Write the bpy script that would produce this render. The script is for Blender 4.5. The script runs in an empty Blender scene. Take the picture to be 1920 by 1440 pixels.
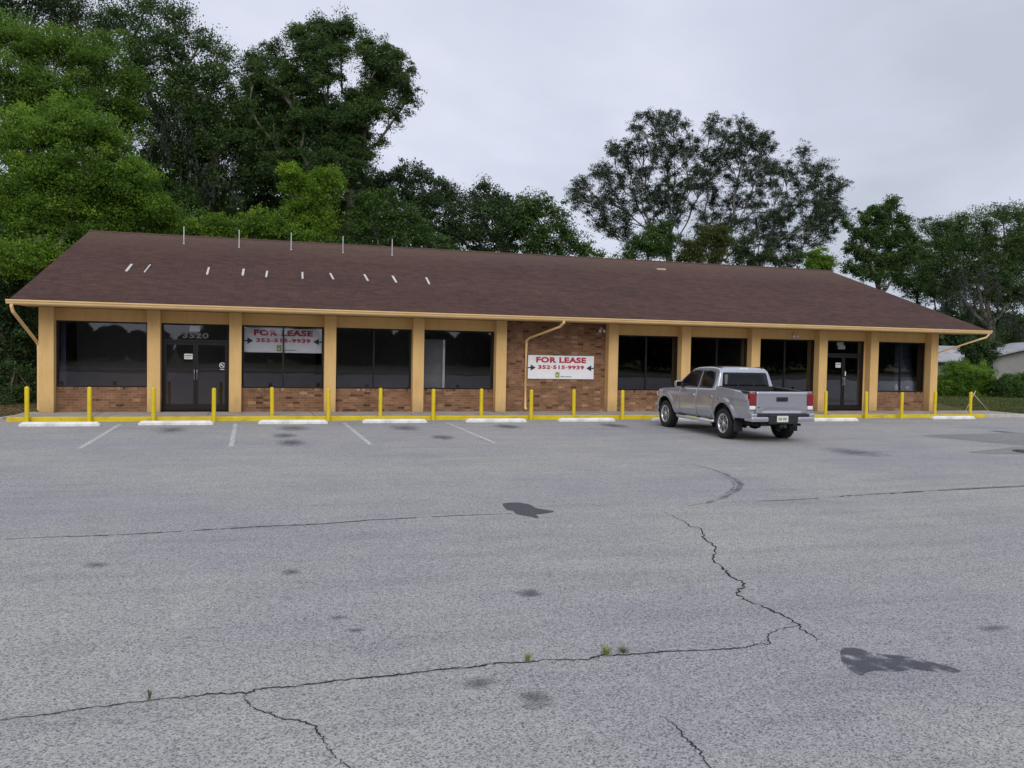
import bpy, bmesh, math, random
import numpy as np
from mathutils import Vector, Matrix, noise
R_ = math.radians
rnd = random.Random(7)
S = bpy.context.scene
C = S.collection

# ------------------------------------------------------------------ camera
F_PX = 1595.0
YAW, PITCH, ROLL = 0.2900271, -0.0377545, 0.0193254
CAM = np.array([5.65747, -26.45540, 1.95070])
_F = np.array([math.sin(YAW)*math.cos(PITCH), math.cos(YAW)*math.cos(PITCH), math.sin(PITCH)])
_R = np.array([math.cos(YAW), -math.sin(YAW), 0.0])
_U = np.cross(_R, _F)
_c, _s = math.cos(ROLL), math.sin(ROLL)
_R2, _U2 = _c*_R+_s*_U, -_s*_R+_c*_U
cd = bpy.data.cameras.new('camera')
cam = bpy.data.objects.new('camera', cd)
C.objects.link(cam)
M4 = Matrix(((_R2[0], _U2[0], -_F[0], CAM[0]), (_R2[1], _U2[1], -_F[1], CAM[1]), (_R2[2], _U2[2], -_F[2], CAM[2]), (0, 0, 0, 1)))
cam.matrix_world = M4
cd.sensor_width = 36.0
cd.lens = F_PX/1920*36
cd.clip_start = 0.1
cd.clip_end = 3000
S.camera = cam


def at(u, v, Y):
    """world point at depth Y that the photograph shows at pixel (u, v); returns point and metres per pixel there"""
    d = _F+_R2*(u-960)/F_PX+_U2*(720-v)/F_PX
    t = (Y-CAM[1])/d[1]
    return CAM+t*d, t/F_PX


# ------------------------------------------------------------------ world + sun
w = bpy.data.worlds.new('World')
S.world = w
w.use_nodes = True
nt = w.node_tree
N, Lk = nt.nodes, nt.links
N.clear()
SUN_EL, SUN_AZ = 36.0, 192.0      # azimuth: compass bearing from +Y, clockwise
sky = N.new('ShaderNodeTexSky'); sky.sky_type = 'NISHITA'; sky.sun_disc = False
sky.sun_elevation = R_(SUN_EL); sky.sun_rotation = R_(SUN_AZ)
tc = N.new('ShaderNodeTexCoord')
mp = N.new('ShaderNodeMapping'); mp.inputs['Scale'].default_value = (1.0, 1.0, 2.6)
mp.inputs['Location'].default_value = (-5.495, 0.057, -3.034)
no = N.new('ShaderNodeTexNoise'); no.inputs['Scale'].default_value = 1.5; no.inputs['Detail'].default_value = 5; no.inputs['Roughness'].default_value = 0.5
no.inputs['Distortion'].default_value = 0.3
cr = N.new('ShaderNodeValToRGB')
cr.color_ramp.elements[0].position = 0.38; cr.color_ramp.elements[0].color = (4.7, 5.05, 5.95, 1)
cr.color_ramp.elements[1].position = 0.62; cr.color_ramp.elements[1].color = (6.9, 7.1, 8.3, 1)
sx = N.new('ShaderNodeSeparateXYZ')
mr = N.new('ShaderNodeMapRange'); mr.inputs[1].default_value = 0.3; mr.inputs[2].default_value = 1.0; mr.inputs[3].default_value = 1.0; mr.inputs[4].default_value = 1.25
mul = N.new('ShaderNodeVectorMath'); mul.operation = 'SCALE'
mix = N.new('ShaderNodeMix'); mix.data_type = 'RGBA'; mix.inputs[0].default_value = 0.93
bg = N.new('ShaderNodeBackground'); bg.inputs[1].default_value = 0.1
out = N.new('ShaderNodeOutputWorld')
Lk.new(tc.outputs['Generated'], mp.inputs['Vector']); Lk.new(mp.outputs[0], no.inputs['Vector'])
Lk.new(no.outputs[0], cr.inputs[0]); Lk.new(tc.outputs['Generated'], sx.inputs[0])
Lk.new(sx.outputs[2], mr.inputs[0]); Lk.new(cr.outputs[0], mul.inputs[0]); Lk.new(mr.outputs[0], mul.inputs['Scale'])
Lk.new(sky.outputs[0], mix.inputs[6]); Lk.new(mul.outputs[0], mix.inputs[7])
Lk.new(mix.outputs[2], bg.inputs[0]); Lk.new(bg.outputs[0], out.inputs[0])

sd = bpy.data.lights.new('sun', 'SUN'); sd.energy = 1.45; sd.angle = R_(38); sd.color = (1.0, 0.97, 0.92)
so = bpy.data.objects.new('sun', sd); C.objects.link(so)
_e, _a = R_(SUN_EL), R_(SUN_AZ)
sdir = Vector((math.sin(_a)*math.cos(_e), math.cos(_a)*math.cos(_e), math.sin(_e)))
so.rotation_euler = sdir.to_track_quat('Z', 'Y').to_euler()
S.view_settings.view_transform = 'Standard'
S.view_settings.look = 'None'
S.view_settings.exposure = 0.22
S.view_settings.gamma = 1.0

# ------------------------------------------------------------------ object helpers


def link(name, me, parent=None):
    o = bpy.data.objects.new(name, me)
    C.objects.link(o)
    if parent is not None:
        o.parent = parent
    return o


def tag(o, label=None, cat=None, group=None, kind=None):
    if label: o['label'] = label
    if cat: o['category'] = cat
    if group: o['group'] = group
    if kind: o['kind'] = kind
    return o


def thing(name, label, cat, loc=(0, 0, 0), rotz=0.0, group=None):
    o = bpy.data.objects.new(name, None)
    o.empty_display_size = 0.2
    C.objects.link(o)
    o.location = loc
    o.rotation_euler = (0, 0, rotz)
    return tag(o, label, cat, group)


def dup(root, loc=None, rotz=None, label=None):
    def cp(o, par):
        c = o.copy()
        C.objects.link(c)
        if par is not None:
            c.parent = par
        for k in [q for q in kids.get(o.name, [])]:
            cp(k, c)
        return c
    kids = {}
    for o in bpy.data.objects:
        if o.parent is not None:
            kids.setdefault(o.parent.name, []).append(o)
    r = cp(root, None)
    if loc is not None: r.location = loc
    if rotz is not None: r.rotation_euler = (0, 0, rotz)
    if label: r['label'] = label
    return r


class MB:
    def __init__(s):
        s.v = []; s.f = []; s.sm = []

    def add(s, vs, fs, smooth=False):
        n = len(s.v)
        s.v += [tuple(p) for p in vs]
        s.f += [tuple(n+i for i in f) for f in fs]
        s.sm += [smooth]*len(fs)
        return s

    def box(s, x0, x1, y0, y1, z0, z1, b=0.0):
        if b > 0:
            b = min(b, (x1-x0)*.45, (y1-y0)*.45, (z1-z0)*.45)
            bm = bmesh.new()
            vs = [bm.verts.new(p) for p in ((x0, y0, z0), (x1, y0, z0), (x1, y1, z0), (x0, y1, z0), (x0, y0, z1), (x1, y0, z1), (x1, y1, z1), (x0, y1, z1))]
            for f in ((3, 2, 1, 0), (4, 5, 6, 7), (0, 1, 5, 4), (1, 2, 6, 5), (2, 3, 7, 6), (3, 0, 4, 7)):
                bm.faces.new([vs[i] for i in f])
            bmesh.ops.bevel(bm, geom=bm.edges[:]+bm.verts[:], offset=b, segments=2, affect='EDGES', profile=0.6)
            bm.verts.index_update()
            s.add([v.co[:] for v in bm.verts], [[v.index for v in f.verts] for f in bm.faces])
            bm.free()
            return s
        return s.add([(x0, y0, z0), (x1, y0, z0), (x1, y1, z0), (x0, y1, z0), (x0, y0, z1), (x1, y0, z1), (x1, y1, z1), (x0, y1, z1)],
                     [(3, 2, 1, 0), (4, 5, 6, 7), (0, 1, 5, 4), (1, 2, 6, 5), (2, 3, 7, 6), (3, 0, 4, 7)])

    def lathe(s, prof, o=(0, 0, 0), axis='z', n=24, smooth=True):
        vs = []; fs = []
        for (r, h) in prof:
            for k in range(n):
                a = 2*math.pi*k/n
                p = (r*math.cos(a), r*math.sin(a), h)
                if axis == 'y': p = (p[0], p[2], p[1])
                if axis == 'x': p = (p[2], p[0], p[1])
                vs.append((p[0]+o[0], p[1]+o[1], p[2]+o[2]))
        m = len(prof)
        for j in range(m-1):
            for k in range(n):
                a, b = j*n+k, j*n+(k+1) % n
                f = (a, b, b+n, a+n)
                fs.append(f if axis != 'y' else f[::-1])
        return s.add(vs, fs, smooth)

    def tube(s, pts, r, n=8, cap=True, flat=1.0):
        pts = [Vector(p) for p in pts]
        rs = r if isinstance(r, (list, tuple)) else [r]*len(pts)
        vs = []; fs = []
        up = Vector((0, 0, 1))
        for i, p in enumerate(pts):
            d = (pts[min(i+1, len(pts)-1)]-pts[max(i-1, 0)]).normalized()
            a = d.cross(up)
            if a.length < 1e-3: a = d.cross(Vector((0, 1, 0)))
            a.normalize(); b = d.cross(a)
            for k in range(n):
                t = 2*math.pi*(k+.5)/n
                vs.append(p+a*(math.cos(t)*rs[i])+b*(math.sin(t)*rs[i]*flat))
        for i in range(len(pts)-1):
            for k in range(n):
                q, q2 = i*n+k, i*n+(k+1) % n
                fs.append((q, q2, q2+n, q+n))
        if cap:
            fs.append(tuple(range(n))[::-1]); fs.append(tuple((len(pts)-1)*n+k for k in range(n)))
        return s.add(vs, fs, True)

    def prism(s, poly, y0, y1, plane='xz'):
        """polygon extruded; plane 'xz' extrudes in y, 'xy' in z, 'yz' in x"""
        def P(a, b, c):
            return {'xz': (a, c, b), 'xy': (a, b, c), 'yz': (c, a, b)}[plane]
        n = len(poly)
        vs = [P(a, b, y0) for a, b in poly]+[P(a, b, y1) for a, b in poly]
        fs = [tuple(range(n)), tuple(range(n, 2*n))[::-1]]
        fs += [(k, k+n, (k+1) % n+n, (k+1) % n) for k in range(n)]
        return s.add(vs, fs)

    def build(s, name, mat, parent=None, fixn=True, loc=None):
        me = bpy.data.meshes.new(name)
        me.from_pydata(s.v, [], s.f)
        me.polygons.foreach_set('use_smooth', s.sm)
        if fixn:
            bm = bmesh.new(); bm.from_mesh(me)
            bmesh.ops.recalc_face_normals(bm, faces=bm.faces[:])
            bm.to_mesh(me); bm.free()
        me.materials.append(mat)
        me.update()
        o = link(name, me, parent)
        if loc is not None: o.location = loc
        return o


# ------------------------------------------------------------------ materials


def mat(name, col=(0.5, 0.5, 0.5), rough=0.6, metal=0.0, spec=0.5, coat=0.0):
    m = bpy.data.materials.new(name); m.use_nodes = True
    b = m.node_tree.nodes['Principled BSDF']
    b.inputs['Base Color'].default_value = (*col, 1); b.inputs['Roughness'].default_value = rough
    b.inputs['Metallic'].default_value = metal; b.inputs['Specular IOR Level'].default_value = spec
    b.inputs['Coat Weight'].default_value = coat; b.inputs['Coat Roughness'].default_value = 0.05
    return m


def nd(m, t, **kw):
    n = m.node_tree.nodes.new(t)
    for k, v in kw.items():
        if hasattr(n, k) and not isinstance(v, tuple): setattr(n, k, v)
        else: n.inputs[k].default_value = v
    return n


def lk(m, a, b): m.node_tree.links.new(a, b)


def coords(m, scale=(1, 1, 1), loc=(0, 0, 0)):
    t = nd(m, 'ShaderNodeTexCoord'); p = nd(m, 'ShaderNodeMapping')
    p.inputs['Scale'].default_value = scale; p.inputs['Location'].default_value = loc
    lk(m, t.outputs['Object'], p.inputs['Vector'])
    return p.outputs[0]


def noisen(m, vec, scale, detail=4, rough=0.55, dist=0.0):
    n = nd(m, 'ShaderNodeTexNoise'); n.inputs['Scale'].default_value = scale; n.inputs['Detail'].default_value = detail
    n.inputs['Roughness'].default_value = rough; n.inputs['Distortion'].default_value = dist
    lk(m, vec, n.inputs['Vector'])
    return n.outputs[0]


def ramp(m, fac, stops):
    r = nd(m, 'ShaderNodeValToRGB'); e = r.color_ramp.elements
    while len(e) < len(stops): e.new(0.5)
    for i, (p, c) in enumerate(stops):
        e[i].position = p; e[i].color = (*c, 1) if len(c) == 3 else c
    lk(m, fac, r.inputs[0])
    return r.outputs[0]


def mixc(m, fac, a, b, mode='MIX'):
    x = nd(m, 'ShaderNodeMix'); x.data_type = 'RGBA'; x.blend_type = mode
    for s_, v in ((0, fac), (6, a), (7, b)):
        if isinstance(v, (int, float)): x.inputs[s_].default_value = v
        elif isinstance(v, tuple): x.inputs[s_].default_value = (*v, 1) if len(v) == 3 else v
        else: lk(m, v, x.inputs[s_])
    return x.outputs[2]


def bump(m, h, strength=0.3, dist=0.01):
    b = nd(m, 'ShaderNodeBump'); b.inputs['Strength'].default_value = strength; b.inputs['Distance'].default_value = dist
    lk(m, h, b.inputs['Height']); lk(m, b.outputs[0], m.node_tree.nodes['Principled BSDF'].inputs['Normal'])


def setcol(m, sock, name='Base Color'): lk(m, sock, m.node_tree.nodes['Principled BSDF'].inputs[name])


MT = {}


def varied(name, c1, c2, scale=3.0, rough=0.7, bs=0.0, bscale=60, stretch=(1, 1, 1), **kw):
    m = mat(name, c1, rough, **kw)
    v = coords(m, stretch)
    setcol(m, ramp(m, noisen(m, v, scale, 6, 0.6), [(0.35, c1), (0.68, c2)]))
    if bs: bump(m, noisen(m, v, bscale, 3), bs, 0.006)
    MT[name] = m
    return m


# asphalt
def asphalt(name, dark=1.0):
    m = mat(name, (0.3, 0.3, 0.31), 0.9, spec=0.25)
    v = coords(m)
    big = ramp(m, noisen(m, v, 0.22, 4, 0.55), [(0.40, (0.284, 0.278, 0.286)), (0.60, (0.320, 0.314, 0.298))])
    mid = ramp(m, noisen(m, v, 1.3, 5, 0.6, 0.3), [(0.3, (0.93, 0.935, 0.96)), (0.7, (1.05, 1.05, 1.03))])
    c = mixc(m, 1.0, big, mid, 'MULTIPLY')
    vs = coords(m, (0.35, 3.2, 1))
    st = ramp(m, noisen(m, vs, 0.8, 6, 0.65), [(0.36, (0.86, 0.86, 0.87)), (0.52, (1, 1, 1))])
    c = mixc(m, 0.75, c, st, 'MULTIPLY')
    vo = nd(m, 'ShaderNodeTexVoronoi'); vo.inputs['Scale'].default_value = 105; lk(m, v, vo.inputs['Vector'])
    sep = nd(m, 'ShaderNodeSeparateColor'); lk(m, vo.outputs['Color'], sep.inputs[0])
    sp = ramp(m, sep.outputs[0], [(0.0, (0.25, 0.25, 0.26)), (0.18, (0.55, 0.55, 0.56)), (0.36, (1.0, 1.0, 1.0)), (1.0, (1.42, 1.42, 1.40))])
    c = mixc(m, 0.8, c, sp, 'MULTIPLY')
    fine = ramp(m, noisen(m, v, 45, 3, 0.7), [(0.36, (0.78, 0.78, 0.79)), (0.62, (1.14, 1.14, 1.13))])
    c = mixc(m, 0.8, c, fine, 'MULTIPLY')
    # scattered little pits and scuffs
    sc = ramp(m, noisen(m, coords(m, (1, 2.5, 1)), 5.5, 2, 0.5), [(0.76, (1, 1, 1)), (0.82, (0.72, 0.72, 0.74))])
    c = mixc(m, 0.7, c, sc, 'MULTIPLY')
    if dark != 1.0: c = mixc(m, 1.0, c, (dark, dark, dark*1.02), 'MULTIPLY')
    setcol(m, c)
    bump(m, vo.outputs['Distance'], 0.35, 0.004)
    MT[name] = m
    return m


asphalt('asphalt'); asphalt('asphalt_dark', 0.72)

# shingles: brown asphalt shingles with courses and light/dark tabs (object coords: x along, y up the slope)
m = mat('shingle', (0.1, 0.07, 0.07), 0.95, spec=0.15)
v = coords(m)
br = nd(m, 'ShaderNodeTexBrick'); br.offset = 0.37; br.inputs['Scale'].default_value = 1.0
br.inputs['Brick Width'].default_value = 0.33; br.inputs['Row Height'].default_value = 0.14
br.inputs['Mortar Size'].default_value = 0.008; br.inputs['Mortar Smooth'].default_value = 0.4
br.inputs['Color1'].default_value = (0.064, 0.037, 0.032, 1); br.inputs['Color2'].default_value = (0.091, 0.053, 0.044, 1); br.inputs['Mortar'].default_value = (0.05, 0.030, 0.028, 1)
lk(m, v, br.inputs['Vector'])
wv = ramp(m, noisen(m, coords(m, (1.2, 1.0, 1)), 2.6, 6, 0.7, 0.8), [(0.3, (0.84, 0.82, 0.84)), (0.7, (1.18, 1.14, 1.08))])
c = mixc(m, 1.0, br.outputs[0], wv, 'MULTIPLY')
wv2 = ramp(m, noisen(m, coords(m, (.25, .8, 1)), 0.6, 4, 0.6), [(0.3, (0.86, 0.86, 0.92)), (0.7, (1.12, 1.08, 1.0))])
c = mixc(m, 1.0, c, wv2, 'MULTIPLY')
sp = ramp(m, noisen(m, v, 22, 3, 0.7), [(0.36, (0.7, 0.7, 0.7)), (0.64, (1.25, 1.25, 1.25))])
c = mixc(m, 0.8, c, sp, 'MULTIPLY')
# courses turn paler and tan towards the ridge
sy = nd(m, 'ShaderNodeSeparateXYZ'); lk(m, v, sy.inputs[0])
ad = nd(m, 'ShaderNodeMath'); ad.operation = 'ADD'; lk(m, sy.outputs[1], ad.inputs[0]); lk(m, noisen(m, v, 1.2, 4), ad.inputs[1])
ridge_ramp = ramp(m, ad.outputs[0], [(0.0, (0, 0, 0)), (1.0, (1, 1, 1))])
mrn = nd(m, 'ShaderNodeMapRange'); lk(m, ad.outputs[0], mrn.inputs[0]); mrn.inputs[1].default_value = 6.6; mrn.inputs[2].default_value = 9.6; mrn.inputs[4].default_value = 0.6
c = mixc(m, mrn.outputs[0], c, (0.130, 0.088, 0.066))
setcol(m, c)
bump(m, br.outputs['Fac'], -0.5, 0.01)
MT['shingle'] = m

# brick (u = x, v = z)
def brick(name, vertical=False):
    m = mat(name, (0.3, 0.2, 0.12), 0.9, spec=0.2)
    t = nd(m, 'ShaderNodeTexCoord'); s_ = nd(m, 'ShaderNodeSeparateXYZ'); cb = nd(m, 'ShaderNodeCombineXYZ')
    lk(m, t.outputs['Object'], s_.inputs[0])
    if vertical: lk(m, s_.outputs[2], cb.inputs[0]); lk(m, s_.outputs[0], cb.inputs[1])
    else: lk(m, s_.outputs[0], cb.inputs[0]); lk(m, s_.outputs[2], cb.inputs[1])
    b = nd(m, 'ShaderNodeTexBrick'); b.offset = 0.5
    b.inputs['Scale'].default_value = 1.0
    b.inputs['Brick Width'].default_value = 0.215; b.inputs['Row Height'].default_value = 0.0762
    b.inputs['Mortar Size'].default_value = 0.006; b.inputs['Mortar Smooth'].default_value = 0.2; b.inputs['Bias'].default_value = -0.1
    b.inputs['Color1'].default_value = (0.235, 0.130, 0.072, 1); b.inputs['Color2'].default_value = (0.15, 0.083, 0.048, 1)
    b.inputs['Mortar'].default_value = (0.25, 0.17, 0.11, 1)
    lk(m, cb.outputs[0], b.inputs['Vector'])
    # odd pale and near-black bricks
    def cells(x, seed):
        w_ = nd(m, 'ShaderNodeVectorMath'); w_.operation = 'DIVIDE'; lk(m, cb.outputs[0], w_.inputs[0]); w_.inputs[1].default_value = (0.215, 0.0762, 1)
        a = nd(m, 'ShaderNodeVectorMath'); a.operation = 'ADD'; lk(m, w_.outputs[0], a.inputs[0]); a.inputs[1].default_value = (x, 0, seed)
        f = nd(m, 'ShaderNodeVectorMath'); f.operation = 'FLOOR'; lk(m, a.outputs[0], f.inputs[0])
        n = nd(m, 'ShaderNodeTexWhiteNoise'); lk(m, f.outputs[0], n.inputs[0]); return n.outputs[0]
    r = cells(0, 3)
    c = mixc(m, 1.0, b.outputs[0], ramp(m, r, [(0.0, (0.42, 0.40, 0.42)), (0.06, (0.5, 0.45, 0.45)), (0.08, (0.92, 0.92, 0.92)), (0.94, (1.08, 1.05, 1.05)), (0.96, (1.4, 1.5, 1.6)), (1.0, (1.5, 1.65, 1.8))]), 'MULTIPLY')
    nz = ramp(m, noisen(m, t.outputs['Object'], 2.2, 6, 0.6), [(0.3, (0.76, 0.74, 0.74)), (0.7, (1.25, 1.2, 1.18))])
    c = mixc(m, 1.0, c, nz, 'MULTIPLY')
    setcol(m, c)
    bump(m, b.outputs['Fac'], -0.6, 0.008)
    MT[name] = m


brick('brick'); brick('brick_soldier', True)
varied('stucco', (0.64, 0.415, 0.17), (0.70, 0.465, 0.20), 1.4, 0.9, 0.25, 90, spec=0.2)
varied('trim', (0.74, 0.50, 0.225), (0.80, 0.56, 0.27), 2.5, 0.6, spec=0.3)
varied('soffit', (0.50, 0.34, 0.16), (0.56, 0.39, 0.19), 1.5, 0.85)
varied('concrete', (0.27, 0.24, 0.205), (0.40, 0.36, 0.315), 1.8, 0.92, 0.2, 50)
varied('kerb_concrete', (0.36, 0.34, 0.30), (0.5, 0.48, 0.43), 3, 0.92, 0.2, 50)
varied('white_paint', (0.58, 0.57, 0.55), (0.80, 0.79, 0.77), 3.5, 0.8, 0.15, 60)
varied('metal_white', (0.50, 0.47, 0.45), (0.60, 0.57, 0.55), 4, 0.5)
varied('galv', (0.36, 0.39, 0.39), (0.50, 0.53, 0.52), 5, 0.45, metal=0.3)
varied('bronze', (0.007, 0.004, 0.004), (0.013, 0.008, 0.007), 4, 0.5, spec=0.3)
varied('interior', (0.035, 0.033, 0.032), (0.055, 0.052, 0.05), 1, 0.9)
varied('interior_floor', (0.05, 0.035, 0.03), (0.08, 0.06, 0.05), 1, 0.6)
varied('vinyl', (0.74, 0.745, 0.76), (0.80, 0.80, 0.81), 5, 0.55)
varied('red_ink', (0.42, 0.012, 0.03), (0.50, 0.02, 0.045), 9, 0.5)
varied('navy_ink', (0.012, 0.012, 0.03), (0.02, 0.02, 0.045), 9, 0.5)
varied('logo_green', (0.24, 0.30, 0.02), (0.32, 0.36, 0.05), 20, 0.5)
varied('grey_ink', (0.16, 0.18, 0.18), (0.22, 0.24, 0.24), 20, 0.5)
varied('paper', (0.62, 0.62, 0.6), (0.72, 0.72, 0.7), 12, 0.7)
varied('rubber', (0.012, 0.012, 0.012), (0.02, 0.02, 0.021), 8, 0.8, 0.3, 60)
varied('black_plastic', (0.012, 0.012, 0.013), (0.022, 0.022, 0.024), 8, 0.5)
varied('chrome', (0.72, 0.73, 0.75), (0.8, 0.8, 0.82), 4, 0.14, metal=1.0)
varied('rim_alloy', (0.62, 0.63, 0.65), (0.7, 0.71, 0.72), 4, 0.28, metal=0.7)
varied('plate', (0.58, 0.62, 0.50), (0.66, 0.69, 0.60), 8, 0.5)
varied('bark', (0.075, 0.06, 0.048), (0.17, 0.15, 0.125), 2.5, 0.95, 0.5, 20, stretch=(3, 3, 0.7))
varied('bark_mid', (0.075, 0.07, 0.06), (0.19, 0.18, 0.155), 2.5, 0.95, 0.5, 20, stretch=(3, 3, 0.7))
varied('bark_pale', (0.13, 0.12, 0.10), (0.27, 0.255, 0.225), 2.5, 0.95, 0.5, 20, stretch=(3, 3, 0.7))
varied('dirt', (0.075, 0.055, 0.038), (0.16, 0.12, 0.085), 1.3, 0.97, 0.4, 30)
varied('house_wall', (0.23, 0.235, 0.215), (0.28, 0.285, 0.26), 1, 0.9)
varied('house_roof', (0.30, 0.30, 0.33), (0.42, 0.42, 0.44), 1.5, 0.9)
varied('wood_pale', (0.42, 0.36, 0.26), (0.55, 0.48, 0.36), 5, 0.8)
varied('crack', (0.018, 0.018, 0.018), (0.04, 0.038, 0.036), 12, 0.98, spec=0.1)
varied('road', (0.06, 0.06, 0.062), (0.09, 0.09, 0.092), 1, 0.9)
m = MT['stucco']
v = coords(m); sy = nd(m, 'ShaderNodeSeparateXYZ'); lk(m, v, sy.inputs[0])
old = m.node_tree.nodes['Principled BSDF'].inputs['Base Color'].links[0].from_socket
zn = nd(m, 'ShaderNodeMath'); zn.operation = 'MULTIPLY_ADD'; lk(m, noisen(m, coords(m, (3, 3, .7)), 3.0, 5, .7), zn.inputs[0]); zn.inputs[1].default_value = -0.75; lk(m, sy.outputs[2], zn.inputs[2])
zr = nd(m, 'ShaderNodeMapRange'); lk(m, zn.outputs[0], zr.inputs[0]); zr.inputs[1].default_value = -0.35; zr.inputs[2].default_value = 0.1; zr.inputs[3].default_value = 0.5; zr.inputs[4].default_value = 0.0
c = mixc(m, zr.outputs[0], old, (0.30, 0.20, 0.11))
c = mixc(m, 0.8, c, ramp(m, noisen(m, coords(m, (2.5, 2.5, .35)), 2.0, 6, .7), [(0.35, (0.88, 0.87, 0.85)), (0.55, (1.0, 1.0, 1.0))]), 'MULTIPLY')
setcol(m, c)
m = mat('yellow_paint', (0.7, 0.5, 0.01), 0.5, spec=0.4)
v = coords(m)
c = ramp(m, noisen(m, v, 3, 5, .6), [(0.3, (0.60, 0.43, 0.006)), (0.65, (0.72, 0.55, 0.012))])
c = mixc(m, ramp(m, noisen(m, v, 16, 5, 0.75), [(0.60, (0, 0, 0)), (0.66, (0.8, 0.8, 0.8))]), c, (0.26, 0.19, 0.07))
setcol(m, c); MT['yellow_paint'] = m
# kerb paint with grime and chips
m = mat('kerb_yellow', (0.7, 0.5, 0.02), 0.75, spec=0.3)
v = coords(m, (1, 1, 2))
c = ramp(m, noisen(m, v, 2.6, 6, 0.65), [(0.3, (0.40, 0.29, 0.04)), (0.45, (0.60, 0.45, 0.015)), (0.7, (0.70, 0.54, 0.02))])
c = mixc(m, ramp(m, noisen(m, v, 11, 4, 0.7), [(0.62, (0, 0, 0)), (0.7, (0.8, 0.8, 0.8))]), c, (0.2, 0.17, 0.12))
setcol(m, c); MT['kerb_yellow'] = m
# wheel-stop paint with wear
m = mat('stop_paint', (0.8, 0.8, 0.8), 0.8, spec=0.3)
v = coords(m)
c = ramp(m, noisen(m, v, 5, 5, 0.6), [(0.3, (0.50, 0.49, 0.46)), (0.6, (0.76, 0.75, 0.73))])
c = mixc(m, ramp(m, noisen(m, v, 17, 4, 0.7), [(0.64, (0, 0, 0)), (0.7, (0.9, 0.9, 0.9))]), c, (0.3, 0.28, 0.25))
setcol(m, c); MT['stop_paint'] = m


def alpha_mat(name, col, a_stops, nscale, strength=1.0, radial=True, rough=0.85, sharp=False):
    """worn paint, oil or rubber film lying on the asphalt: real coverage with holes"""
    m = mat(name, col, rough, spec=0.3)
    t = nd(m, 'ShaderNodeTexCoord')
    n = noisen(m, t.outputs['Object'], nscale, 5, 0.65)
    f = n
    if radial:
        mpn = nd(m, 'ShaderNodeMapping'); mpn.inputs['Location'].default_value = (-1, -1, 0); mpn.inputs['Scale'].default_value = (2, 2, 0)
        lk(m, t.outputs['Generated'], mpn.inputs['Vector'])
        ln = nd(m, 'ShaderNodeVectorMath'); ln.operation = 'LENGTH'; lk(m, mpn.outputs[0], ln.inputs[0])
        s1 = nd(m, 'ShaderNodeMath'); s1.operation = 'SUBTRACT'; s1.inputs[0].default_value = 1.0; lk(m, ln.outputs['Value'], s1.inputs[1])
        s2 = nd(m, 'ShaderNodeMath'); s2.operation = 'MULTIPLY_ADD'; lk(m, n, s2.inputs[0]); s2.inputs[1].default_value = 1.7; lk(m, s1.outputs[0], s2.inputs[2])
        f = s2.outputs[0]
    rr = nd(m, 'ShaderNodeMapRange'); lk(m, f, rr.inputs[0])
    rr.inputs[1].default_value = a_stops[0]; rr.inputs[2].default_value = a_stops[1]; rr.inputs[3].default_value = 0.0; rr.inputs[4].default_value = strength
    rr.clamp = True
    lk(m, rr.outputs[0], m.node_tree.nodes['Principled BSDF'].inputs['Alpha'])
    MT[name] = m
    return m


alpha_mat('oil', (0.07, 0.07, 0.075), (1.0, 2.0), 5, 0.55)
alpha_mat('scuff', (0.11, 0.11, 0.12), (1.05, 1.8), 9, 0.7)
alpha_mat('wet_stain', (0.075, 0.078, 0.085), (0.30, 0.42), 7, 0.85, radial=False)
alpha_mat('streak_stain', (0.08, 0.085, 0.10), (0.36, 0.54), 8, 0.85, radial=False)
alpha_mat('line_paint', (0.66, 0.66, 0.64), (0.30, 0.58), 14, 0.75, radial=False)
alpha_mat('line_paint_faint', (0.6, 0.6, 0.58), (0.42, 0.7), 14, 0.5, radial=False)
alpha_mat('tyre_mark', (0.06, 0.06, 0.062), (0.34, 0.8), 5, 0.7, radial=False)

# glass
def glass(name, trans=(0.5, 0.5, 0.5), gain=1.0, gloss=(0.9, 0.92, 1.0)):
    m = bpy.data.materials.new(name); m.use_nodes = True
    n = m.node_tree.nodes; n.clear()
    o = n.new('ShaderNodeOutputMaterial'); mx = n.new('ShaderNodeMixShader'); tr = n.new('ShaderNodeBsdfTransparent'); gl = n.new('ShaderNodeBsdfGlossy')
    fr = n.new('ShaderNodeFresnel'); fr.inputs[0].default_value = 1.5
    ml = n.new('ShaderNodeMath'); ml.operation = 'MULTIPLY'; ml.inputs[1].default_value = gain; ml.use_clamp = True
    tr.inputs[0].default_value = (*trans, 1); gl.inputs[0].default_value = (*gloss, 1); gl.inputs['Roughness'].default_value = 0.015
    bp = n.new('ShaderNodeBump'); bp.inputs['Strength'].default_value = 0.025; bp.inputs['Distance'].default_value = 0.05
    nz = n.new('ShaderNodeTexNoise'); nz.inputs['Scale'].default_value = 1.1; nz.inputs['Detail'].default_value = 1
    t = n.new('ShaderNodeTexCoord'); L = m.node_tree.links.new
    L(t.outputs['Object'], nz.inputs['Vector']); L(nz.outputs[0], bp.inputs['Height']); L(bp.outputs[0], gl.inputs['Normal'])
    L(fr.outputs[0], ml.inputs[0]); L(ml.outputs[0], mx.inputs[0]); L(tr.outputs[0], mx.inputs[1]); L(gl.outputs[0], mx.inputs[2]); L(mx.outputs[0], o.inputs[0])
    MT[name] = m


glass('glass', (0.90, 0.90, 0.90), 1.2)
m = mat('car_glass', (0.006, 0.007, 0.010), 0.10, spec=0.28); MT['car_glass'] = m
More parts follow.
